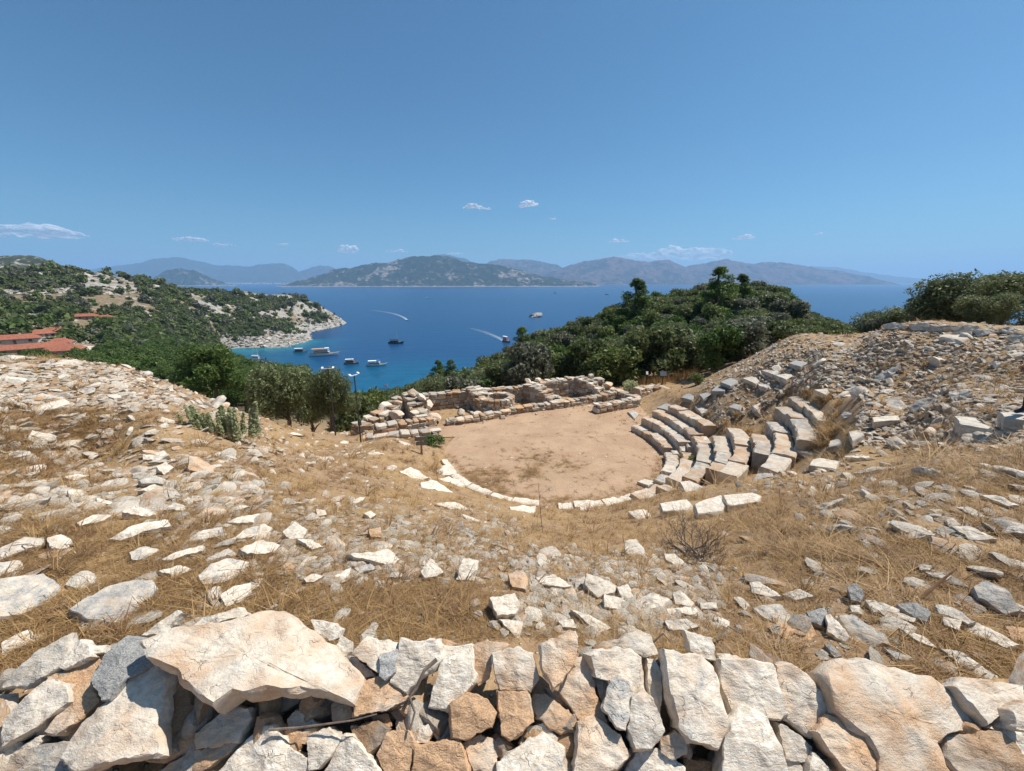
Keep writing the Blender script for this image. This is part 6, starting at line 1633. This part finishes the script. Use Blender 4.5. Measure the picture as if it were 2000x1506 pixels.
for q in np.argsort(r_):
    px, py = project((x[q], y[q], z[q]))
    if nt_ >= 300:
        wrest.append((x[q], y[q], z[q] - .2)); continue
    s = g.uniform(.75, 1.35); tl = 'tall' if s > 1.15 else 'small' if s < .9 else 'rounded'
    pl = wood_place(px, r_[q]); sd = ('far left', 'left', 'middle', 'right', 'far right')[min(4, max(0, int(px // 120)))]
    tree('pine_tree', f'{tl} round-crowned pine {pl}, {sd}' + (' and near' if r_[q] % 40 < 20 else ''), 'pine tree', f'pines {pl}', (x[q], y[q], z[q] - .2), FPC[g.integers(4)] if r_[q] > 150 else FPN[g.integers(3)], FPT, s, g.random() * 6.28)
    nt_ += 1
if wrest:
    wr = np.array(wrest); gs = g.uniform(.75, 1.35, len(wr))
    scatter('pine_wood', [proto('pine', m_) for m_ in FPC], wr, np.stack([gs * 0, gs * 0, g.random(len(wr)) * 6.28], 1), np.stack([gs] * 3, 1), g.integers(0, 4, len(wr)), 'pine wood covering the slope down to the bay', 'wood')
# scrub and outcrops on the peninsula
PEN = [proto('scrub', crown_mesh('scrub', dome_lobes(690 + q, 9, 2.3, 1.4, 1.2, 1.1, 0), 220, .55, M[k], 700 + q, .7, .6)) for q, k in enumerate(('maquis_leaf', 'maquis_leaf', 'pine_leaf', 'light_leaf', 'maquis_leaf', 'grey_leaf'))]
pen = ~CLEAR & (CR_ > 300) & (CR_ < 960) & (CX_ < 690) & (CWZ > SEA + 4)
clump = fbm(CWX / 38, CWY / 38, 4, 90)
x, y, z, r_ = sample(7500, pen * (sstep(.46, .58, clump + .05 * (CR_ < 480)) + .07) * sstep(SEA + 3, SEA + 14, CWZ), 65, None, False)
g = np.random.default_rng(66)
s = g.uniform(.55, 1.35, len(x)) * np.where(g.random(len(x)) < .18, 2.0, 1.0)
scatter('scrub', PEN, np.stack([x, y, z - .2], 1), np.stack([x * 0, x * 0, g.random(len(x)) * 6.28], 1), np.stack([s, s, s * g.uniform(.7, 1.3, len(x))], 1), g.integers(0, 6, len(x)), 'dark green scrub covering the rocky peninsula across the bay', 'scrub')
RKF = []
for q in range(6):
    me = rock_mesh('outcrop', 760 + q, 3, (1, .8, .6), 9, .25); me.materials.append(M['rock_far']); RKF.append(proto('outcrop', me))
shore_d = pen * 0 + ((CR_ > 420) & (CR_ < 900) & (CX_ < 690) & (CWZ > SEA - 1.5) & (CWZ < SEA + 14)) * 1.6 + pen * sstep(.60, .68, fbm(CWX / 60, CWY / 60, 4, 95)) * 1.3
x, y, z, r_ = sample(2600, shore_d, 67)
s = np.random.default_rng(68).uniform(1.5, 6.0, len(x))
g = np.random.default_rng(69)
scatter('outcrops', RKF, np.stack([x, y, z], 1), np.stack([g.normal(0, .3, len(x)), g.normal(0, .3, len(x)), g.random(len(x)) * 6.28], 1), np.stack([s * 1.3, s, s * g.uniform(.5, .9, len(x))], 1), g.integers(0, 6, len(x)), 'pale limestone outcrops along the shore and ridge of the peninsula', 'rocks')
# ------------------------------------------------------------------ boats
for nm, col in (('white_paint', (.80, .79, .76)), ('cream_paint', (.72, .62, .50)), ('varnish', (.36, .16, .07)), ('dark_hull', (.035, .03, .03)), ('blue_cloth', (.06, .16, .38)), ('orange_cloth', (.70, .34, .15)), ('red_paint', (.50, .09, .06)), ('white_cloth', (.85, .85, .83)), ('deck', (.42, .29, .18)), ('pink_deck', (.50, .36, .32))):
    M[nm] = simple(nm, col, .5, .1, 2)
def hull_mesh(L, B, H):
    vs = []; fs = []; n = 12; k = 7
    for i in range(n + 1):
        t = i / n; x = (t - .5) * L
        bw = B / 2 * (min(1, (t + .12) / .32) ** .6 if t < .2 else 1) * (max(0.02, 1 - max(0, (t - .5) / .5) ** 2.2))
        sh = H * (1 + .35 * max(0, (t - .55) / .45) ** 2 + .15 * max(0, (.25 - t) / .25))
        for j in range(k):
            a = math.pi * j / (k - 1); yy = -math.cos(a); dd = math.sin(a)
            vs.append((x + (.05 * L * (1 - dd) * max(0, t - .8) / .2), yy * bw * (1 if j in (0, k - 1) else .97), sh if j in (0, k - 1) else sh - (sh + .5) * dd ** .7))
    for i in range(n):
        for j in range(k - 1): fs.append((i * k + j, (i + 1) * k + j, (i + 1) * k + j + 1, i * k + j + 1))
    fs.append(tuple(range(k))); fs.append(tuple(n * k + j for j in range(k))[::-1])
    return mesh_from('hull', vs, fs, True, 40), [(vs[i * k], vs[i * k + k - 1]) for i in range(n + 1)]
def boat(px, py, L, label, hull, rz, decks=1, canopy='white_cloth', canopy2=None, mast=0.0, stripe=None, cabin='white_paint', sprit=True, B=None):
    p = at_z(px, py, SEA); e = empty('tour_boat' if L > 9 else 'small_boat', (p.x, p.y, SEA), rz); tag(e, label, 'boat', 'boats in the bay')
    B = B or L * .26; H = L * .085 + .35
    me, sheer = hull_mesh(L, B, H); me.materials.append(M[hull]); h_ = link('hull', me, None, e)
    m = MB(); vs = [q for a, b_ in sheer for q in ((a[0], a[1] * .94, a[2] - .18), (b_[0], b_[1] * .94, b_[2] - .18))]
    m.add(vs, [(i * 2, i * 2 + 2, i * 2 + 3, i * 2 + 1) for i in range(len(sheer) - 1)]); m.build('deck', M['deck'], e)
    if stripe:
        for sd in (0, 1):
            m = MB(); vs = []
            for a in sheer:
                q = a[sd]; vs += [(q[0], q[1] * 1.02, q[2] - .05), (q[0], q[1] * 1.02, q[2] - .28 * H)]
            m.add(vs, [(i * 2, i * 2 + 1, i * 2 + 3, i * 2 + 2) for i in range(len(sheer) - 1)]); m.build('rubbing_strake', M[stripe], h_)
    if L < 9:
        m = MB(); m.box((.05 * L, 0, H + .35), (L * .3, B * .6, .7)); m.build('cabin', M[cabin], e); return e
    zt = H
    for dk in range(decks):
        cl = L * (.62 - .08 * dk)
        m = MB(); m.box((-L * .09, 0, zt + .95), (cl * .9, B * .72, 1.5)); cb = m.build('cabin', M[cabin], e)
        m = MB()
        for s_ in (-1, 1): m.box((-L * .09, s_ * B * .365, zt + 1.15), (cl * .84, .05, .75))
        m.build('window_band', M['pane'], cb)
        m = MB(); m.box((-L * .09, 0, zt + 1.8), (cl, B * .86, .14)); m.build('upper_deck', M[stripe or 'white_paint'], e)
        zt += 1.85
    m = MB()
    for s_ in (-1, 1):
        m.tube([(-L * .38, s_ * B * .36, zt + .6), (L * .2, s_ * B * .36, zt + .6)], .05, 5)
        for q in range(6): m.tube([(-L * .38 + q * L * .116, s_ * B * .36, zt - .1), (-L * .38 + q * L * .116, s_ * B * .36, zt + .6)], .04, 4)
    m.build('railing', M['white_paint'], e)
    for (x0, x1, cm) in ((-L * .40, L * .02, canopy), (L * .04, L * .2, canopy2 or canopy)):
        m = MB(); vs = []
        for x in (x0, x1):
            for j in range(5):
                t = j / 4 - .5; vs.append((x, t * B * .82, zt + 1.7 - t * t * 1.4 + (.35 if cm != canopy else 0)))
        vs += [(a, b_, c_ + .1) for a, b_, c_ in vs]
        m.add(vs, [(j, j + 1, j + 6, j + 5) for j in range(4)] + [(10 + j, 15 + j, 16 + j, 11 + j) for j in range(4)] + [(0, 5, 15, 10), (4, 14, 19, 9)]); cn = m.build('canopy', M[cm], e)
        m = MB()
        for x in (x0 + .2, x1 - .2):
            for s_ in (-1, 1): m.tube([(x, s_ * B * .36, zt - .1), (x, s_ * B * .36, zt + 1.5)], .05, 4)
        m.build('canopy_post', M['white_paint'], cn)
    if sprit:
        m = MB(); m.tube([(L * .46, 0, H * 1.25), (L * .62, 0, H * 1.55)], [.18, .08], 6); m.build('bowsprit', M[stripe or 'white_paint'], e)
    if mast:
        m = MB(); m.tube([(L * .12, 0, H), (L * .12, 0, H + mast)], [.16, .07], 6); m.build('mast', M['cream_paint'], e)
        m = MB(); m.tube([(L * .12, 0, H + mast * .95), (L * .6, 0, H * 1.5)], .035, 4); m.tube([(L * .12, 0, H + mast * .95), (-L * .46, 0, H * 1.2)], .035, 4); m.build('rigging', M['pole'], e)
    return e
boat(633, 695, 27, 'big two-decked white tour boat with orange awnings', 'white_paint', .38, 2, 'orange_cloth', 'white_cloth', 0, 'cream_paint', 'cream_paint', True, 6.0)
boat(735, 715, 17, 'white-hulled tour boat with a blue wheelhouse awning, nearest the shore', 'cream_paint', .25, 1, 'white_cloth', 'blue_cloth', 0, 'white_paint')
boat(686, 711, 12.5, 'small varnished tour boat between two white ones', 'varnish', .25, 1, 'white_cloth', None, 0, 'varnish', 'varnish')
boat(587, 689, 14, 'dark-sided tour boat with a white awning by the headland', 'cream_paint', .12, 1, 'white_cloth', None, 0, 'dark_hull', 'dark_hull')
boat(588, 659, 15, 'white tour boat behind the rocky spur', 'white_paint', .25, 1, 'white_cloth', None, 0, 'white_paint')
boat(773, 671, 18, 'black pirate-style ship with one tall mast', 'dark_hull', .1, 1, 'dark_hull', None, 15, 'dark_hull', 'dark_hull')
e_ = at_z(502, 703, SEA)
boat(502, 703, 10.5, 'white sailing boat with a bare mast near the pine wood', 'white_paint', .1, 1, 'white_cloth', None, 13, 'white_paint')
boat(989, 668, 17, 'red and white tour boat under way beside the pines', 'red_paint', -1.0, 2, 'white_cloth', None, 0, 'red_paint', 'white_paint', False)
boat(795, 626, 8, 'white speedboat at the head of a curved wake', 'white_paint', -.35)
boat(746, 771, 6, 'small white motor boat moored at the jetty', 'white_paint', .3)
boat(722, 570, 16, 'white speck of a boat below the island cliffs', 'white_paint', 0, 1); boat(800, 569, 16, 'distant boat under the island summit', 'white_paint', .3, 1)
boat(834, 583, 15, 'distant white boat alone in the strait', 'white_paint', .2, 1); boat(1084, 573, 20, 'dark distant sailing vessel right of the islet', 'dark_hull', .3, 1, 'dark_hull', None, 16, None, 'dark_hull')
boat(1145, 574, 14, 'small far white boat before the right mountains', 'white_paint', .3, 1); boat(1185, 576, 22, 'long dark far boat left of the hill pines', 'dark_hull', 0, 1, 'dark_hull', None, 0, None, 'dark_hull')
# wakes
def foam_material():
    m, nt, b = new_mat('foam'); N = NT(nt)
    g = N.n('ShaderNodeNewGeometry').outputs['Position']
    b.inputs['Base Color'].default_value = (.75, .80, .82, 1); b.inputs['Roughness'].default_value = .9
    tr = N.n('ShaderNodeBsdfTransparent'); mx = N.n('ShaderNodeMixShader')
    N.l(N.math('MULTIPLY', N.step(N.noise(g, .25, 5, .7), .30, .62), N.attr('foam')), mx.inputs[0]); N.l(tr.outputs[0], mx.inputs[1]); N.l(b.outputs[0], mx.inputs[2])
    N.l(mx.outputs[0], nt.nodes['Material Output'].inputs[0]); return m
M['foam'] = foam_material()
def wake(pts, w0, w1, label, f0=.95, f1=.05):
    P = [at_z(a, b_, SEA) for a, b_ in pts]; vs = []; at = []
    n = 40; tt = np.linspace(0, len(P) - 1, n)
    Q = [Vector((np.interp(t, range(len(P)), [p.x for p in P]), np.interp(t, range(len(P)), [p.y for p in P]), SEA + .12)) for t in tt]
    for i, q in enumerate(Q):
        d = (Q[min(i + 1, n - 1)] - Q[max(i - 1, 0)]).normalized(); nn = Vector((-d.y, d.x, 0)); w = w0 + (w1 - w0) * i / n
        for s_ in (-1, -.5, 0, .5, 1):
            vs.append(q + nn * w * s_); at.append((f0 + (f1 - f0) * (i / n) ** .6) * (1 - abs(s_) * .8))
    fs = [(i * 5 + j, i * 5 + j + 1, i * 5 + 6 + j, i * 5 + 5 + j) for i in range(n - 1) for j in range(4)]
    me = mesh_np('wake', np.array([tuple(v) for v in vs]), np.array(fs)); set_attr(me, 'foam', at)
    o = link('wake', me, M['foam']); kind(o, 'stuff'); o['label'] = label; o['category'] = 'wake'
wake([(796, 626), (790, 621), (782, 617), (770, 613), (750, 609), (720, 605)], 2.5, 8, 'long curved foam wake of the speedboat')
wake([(985, 667), (978, 662), (965, 656), (945, 648), (920, 641)], 3, 7, 'short foam wake behind the red and white boat', .8)
# islet
p = at_z(1044, 619, SEA); me = rock_mesh('islet', 41, 5, (1, .8, .55), 12, .35); me.materials.append(M['rock_far'])
o = link('islet', me, None, None, (p.x, p.y, SEA - 1)); o.scale = (30, 30, 34); tag(o, 'lone rocky islet in the open strait', 'islet')
# jetty with ladder posts
p = at_z(752, 768, SEA); e = empty('jetty', (p.x, p.y, SEA), -.15); tag(e, 'pinkish wooden jetty on the turquoise water', 'jetty')
m = MB(); m.box((0, 0, .9), (20, 2.6, .25)); m.box((3, -3.2, .9), (8, 4, .25)); m.build('deck', M['pink_deck'], e)
for q in range(6):
    m = MB(); m.tube([(-9 + q * 3.6, 0, -3), (-9 + q * 3.6, 0, .8)], .18, 6); m.build('pile', M['shutter'], e)
p = at_z(754, 754, SEA); me = rock_mesh('swim_float', 3, 3, (1, 1, .5), 4, .02); me.materials.append(M['red_paint'])
tag(link('swim_float', me, None, None, (p.x, p.y, SEA + .2)), 'tiny red float on the water beyond the jetty', 'float').scale = (2.2, 2.2, 2)
# far town on the mainland shore
tv = MB(); rt_ = random.Random(8)
for q in range(240):
    px = rt_.gauss(480, 45); D_ = rt_.uniform(11900, 12500); h_ = rt_.uniform(8, 27)
    px = min(575, max(395, px)); d = ray(px, 549); x_ = d.x / d.y * D_
    tv.box((x_, D_, SEA + h_ / 2 + (D_ - 11900) * .045), (rt_.uniform(15, 48), 16, h_))
o = tv.build('town', simple('town_white', (.72, .69, .65), .8, .1, .01)); kind(o, 'stuff'); o['label'] = 'far white town along the mainland shore'; o['category'] = 'town'
# ------------------------------------------------------------------ plants and small things near the viewer
# pale spiky shrub on the left slope
b0 = hit(430, 848); e = empty('spiky_shrub', b0); tag(e, 'pale yellow-green shrub of upright leafy spikes on the left slope', 'shrub')
sp_m = [crown_mesh('leafy_spike', [((0, 0, .1 + .1 * k), (.11 - .009 * k, .11 - .009 * k, .07)) for k in range(9)], 520, .045, M['pale_leaf'], 900 + q, .45, .6) for q in range(3)]
gq = random.Random(9)
for q in range(34):
    o = link('leafy_spike', sp_m[q % 3], None, e, (max(-.7, min(.7, gq.gauss(0, .36))), gq.uniform(-.25, .25), -.05)); s_ = gq.uniform(.45, .75); o.scale = (s_, s_, s_ * gq.uniform(.8, 1.05)); o.rotation_euler = (gq.uniform(-.15, .15), gq.uniform(-.2, .2), gq.uniform(0, 6))
# dead bush
b0 = hit(1352, 1085); e = empty('dead_bush', b0); tag(e, 'bare dark dead bush sprawling in the dry grass right of centre', 'bush')
gq = random.Random(21)
def branch(m, p, d, l, r0, dep):
    q = p + d * l * .5 + Vector((gq.uniform(-.1, .1), gq.uniform(-.1, .1), gq.uniform(-.02, .1))) * l; s_ = p + d * l
    m.tube([p, q, s_], [r0, r0 * .75, r0 * .5], 5)
    if dep > 0:
        for k in range(3):
            d2 = (d + Vector((gq.uniform(-.9, .9), gq.uniform(-.9, .9), gq.uniform(-.35, .75)))).normalized()
            branch(m, q.lerp(s_, gq.uniform(0, 1)), d2, l * gq.uniform(.5, .8), r0 * .5, dep - 1)
for k in range(20):
    m = MB(); a = gq.uniform(0, 6.28); branch(m, Vector((gq.uniform(-.08, .08), gq.uniform(-.08, .08), 0)), Vector((math.cos(a), math.sin(a), gq.uniform(.25, .9))).normalized(), gq.uniform(.15, .28), .010, 3); m.build('branch', M['dead_wood'], e)
def stick(name, label, cat, pts, r0, mat='dead_wood', twigs=0, parent=None):
    m = MB(); m.tube(pts, [r0 * (1 - .6 * i / (len(pts) - 1)) for i in range(len(pts))], 6)
    for k in range(twigs):
        t = gq.uniform(.3, 1) * (len(pts) - 1); i = min(int(t), len(pts) - 2); p = Vector(pts[i]).lerp(Vector(pts[i + 1]), t - i)
        m.tube([p, p + Vector((gq.uniform(-.05, .05), gq.uniform(-.05, .05), .05))], [r0 * .5, r0 * .2], 4)
    o = m.build(name, M[mat]); tag(o, label, cat); return o
b0 = hit(1060, 1040); stick('dry_stalk', 'tall thin dry stalk standing before the orchestra', 'stalk', [b0, b0 + Vector((-.03, .0, .25)), b0 + Vector((-.05, 0, .5)), b0 + Vector((-.07, 0, .7))], .0045, 'dead_wood', 5)
b0 = hit(1795, 1172); stick('rusty_stake', 'dark red-brown stake leaning out of the grass on the right', 'stake', [b0, b0 + Vector((.12, .02, .12)), b0 + Vector((.22, .03, .22))], .013, 'post_wood')
Wp = lambda px, py, l: on_plane(px, py, WALL_P, WALL_N) + WALL_N * l
stick('fallen_branch', 'crooked grey branch lying over the stones left of centre', 'branch', [Wp(858, 1290, .07), Wp(835, 1310, .07), Wp(818, 1345, .06), Wp(806, 1362, .06), Wp(815, 1390, .05), Wp(805, 1425, .04)], .009)
stick('thin_twig', 'long thin twig lying across the gap under the big slab', 'twig', [Wp(535, 1424, .04), Wp(590, 1420, .04), Wp(650, 1412, .05), Wp(700, 1405, .06), Wp(745, 1393, .07)], .005)
for q, (a_, b_, lab) in enumerate([((1275, 1255), (1320, 1265), 'dark curved twig in the grass above the broad grey slab'), ((1400, 1250), (1450, 1240), 'bent twig lying behind the wall, right of centre')]):
    p1, p2 = hit(*a_, .05), hit(*b_, .05); stick('dead_twig', lab, 'twig', [p1, p1.lerp(p2, .5) + Vector((0, .03, .05)), p2], .006)
# long straws near the right slabs
# green plant by the low wall, yellow bush
def bush(px, py, s, label, mat, seed):
    b0 = hit(px, py); o = link('bush', crown_mesh('bush', dome_lobes(seed, 12, 1.0, .7, .6, .42, 0), 2200, .09, M[mat], seed + 1, .5), None, None, b0); o.scale = (s, s, s); tag(o, label, 'bush')
bush(850, 872, .38, 'small bright green plant at the end of the low wall', 'green_leaf', 950)
bush(1362, 752, .5, 'round yellow-green bush by the path behind the seats', 'light_leaf', 952)
bush(1356, 910, .25, 'small yellow-green weed between the middle seat rows', 'light_leaf', 954)
bush(1318, 866, .22, 'green weed growing by the stair', 'green_leaf', 956)
bush(1230, 770, .55, 'pale dry bush at the corner behind the stage', 'pale_leaf', 958)
# tall dry weeds at the foot of the olive trees
gx = np.random.default_rng(99); xs_ = gx.uniform(8.6, 13, 160); ys_ = gx.uniform(26.0, 29.0, 160); zs_ = ground(xs_, ys_); hh = gx.uniform(.4, .9, 160)
scatter('dry_weeds', [proto('dry_weed', tuft_mesh('dry_weed', 80 + q, 14, .15, .2, .02, M['straw'])) for q in range(3)], np.stack([xs_, ys_, zs_], 1), np.stack([xs_ * 0, xs_ * 0, gx.random(160) * 6], 1), np.stack([hh * .8, hh * .8, hh], 1), gx.integers(0, 3, 160), 'tall dry weeds at the foot of the round olive trees', 'weeds')
# two small information panels
for q, (px, py, r, lab) in enumerate([(1292, 760, 27, 'grey information panel on a post under the olive trees'), (1261, 757, 28, 'small white marker post left of the information panel')]):
    p = at_r(px, py, r); z = gz(p.x, p.y); e = empty('information_panel' if q == 0 else 'marker_post', (p.x, p.y, z)); tag(e, lab, 'sign')
    m = MB(); m.box((0, 0, .4), (.05, .05, .9)); m.build('post', M['pole'], e)
    m = MB(); m.box((0, -.04, .9), (.42, .04, .3) if q == 0 else (.14, .04, .22), Matrix.Rotation(-.5, 3, 'X')); m.build('panel', M['grey_metal'] if q == 0 else M['lamp_white'], e)
# ------------------------------------------------------------------ the person at the right edge, standing on a seat block
M['navy'] = simple('navy', (0.022, 0.026, 0.055), .85, .3, 25)
M['skin'] = simple('skin', (.50, .31, .22), .6, .05, 10)
M['hair'] = simple('hair', (.04, .028, .02), .6, .3, 40)
bo = BLK['stone seat block the person stands on']
fp = on_plane(2007, 814, bo.location + Vector((0, 0, .0)), Vector((0, 0, 1)))
pe = empty('person', fp, 1.1); tag(pe, 'person in dark navy clothes standing on a seat block at the right edge', 'person')
J = [((0, 0, .95), .13), ((0, 0, 1.12), .125), ((0, .01, 1.30), .145), ((0, .01, 1.44), .12), ((0, .01, 1.52), .055), ((0, .02, 1.60), .08), ((0, .015, 1.70), .095),
     ((.10, 0, .88), .095), ((.11, .02, .50), .062), ((.11, 0, .10), .042), ((.11, .12, .03), .036),
     ((-.10, 0, .88), .095), ((-.11, -.02, .50), .062), ((-.11, -.03, .10), .042), ((-.11, .09, .03), .036),
     ((.19, .01, 1.41), .06), ((.24, 0, 1.12), .045), ((.25, .06, .88), .032), ((-.19, .01, 1.41), .06), ((-.24, 0, 1.12), .045), ((-.25, .06, .88), .032)]
E_ = [(0, 1), (1, 2), (2, 3), (3, 4), (4, 5), (5, 6), (0, 7), (7, 8), (8, 9), (9, 10), (0, 11), (11, 12), (12, 13), (13, 14), (3, 15), (15, 16), (16, 17), (3, 18), (18, 19), (19, 20)]
me = bpy.data.meshes.new('body'); me.from_pydata([j[0] for j in J], E_, []); bd = link('body', me, M['navy'], pe)
sk = bd.modifiers.new('skin', 'SKIN'); ss = bd.modifiers.new('subsurf', 'SUBSURF'); ss.levels = 2; ss.render_levels = 2
for v, (c_, r0) in zip(me.skin_vertices[0].data, J): v.radius = (r0, r0)
me.skin_vertices[0].data[0].use_root = True
m = MB()
hd = rock_mesh('head', 5, 3, (.155, .19, .235), 0, 0); hd.materials.append(M['skin']); link('head', hd, None, pe, (0, .03, 1.66))
hr = rock_mesh('hair', 6, 3, (.18, .2, .2), 0, .05); hr.materials.append(M['hair']); link('hair', hr, None, pe, (0, -.01, 1.71))
for s_ in (-1, 1):
    h0 = Vector((s_ * .25, .07, .86)); m = MB(); m.tube([h0, h0 + Vector((0, .02, -.05)), h0 + Vector((0, .03, -.09))], [.03, .04, .034], 7)
    for f_, (ox, ln) in enumerate(((-.025, .075), (-.008, .085), (.009, .08), (.025, .065))):
        b1 = h0 + Vector((0, .03 + ox, -.09)); m.tube([b1, b1 + Vector((-s_ * .008, .006, -ln * .55)), b1 + Vector((-s_ * .022, .008, -ln))], [.0095, .0085, .006], 5)
    b1 = h0 + Vector((0, .05, -.04)); m.tube([b1, b1 + Vector((-s_ * .01, .03, -.03)), b1 + Vector((-s_ * .015, .035, -.065))], [.011, .01, .007], 5)
    m.build('hand', M['skin'], pe, True)
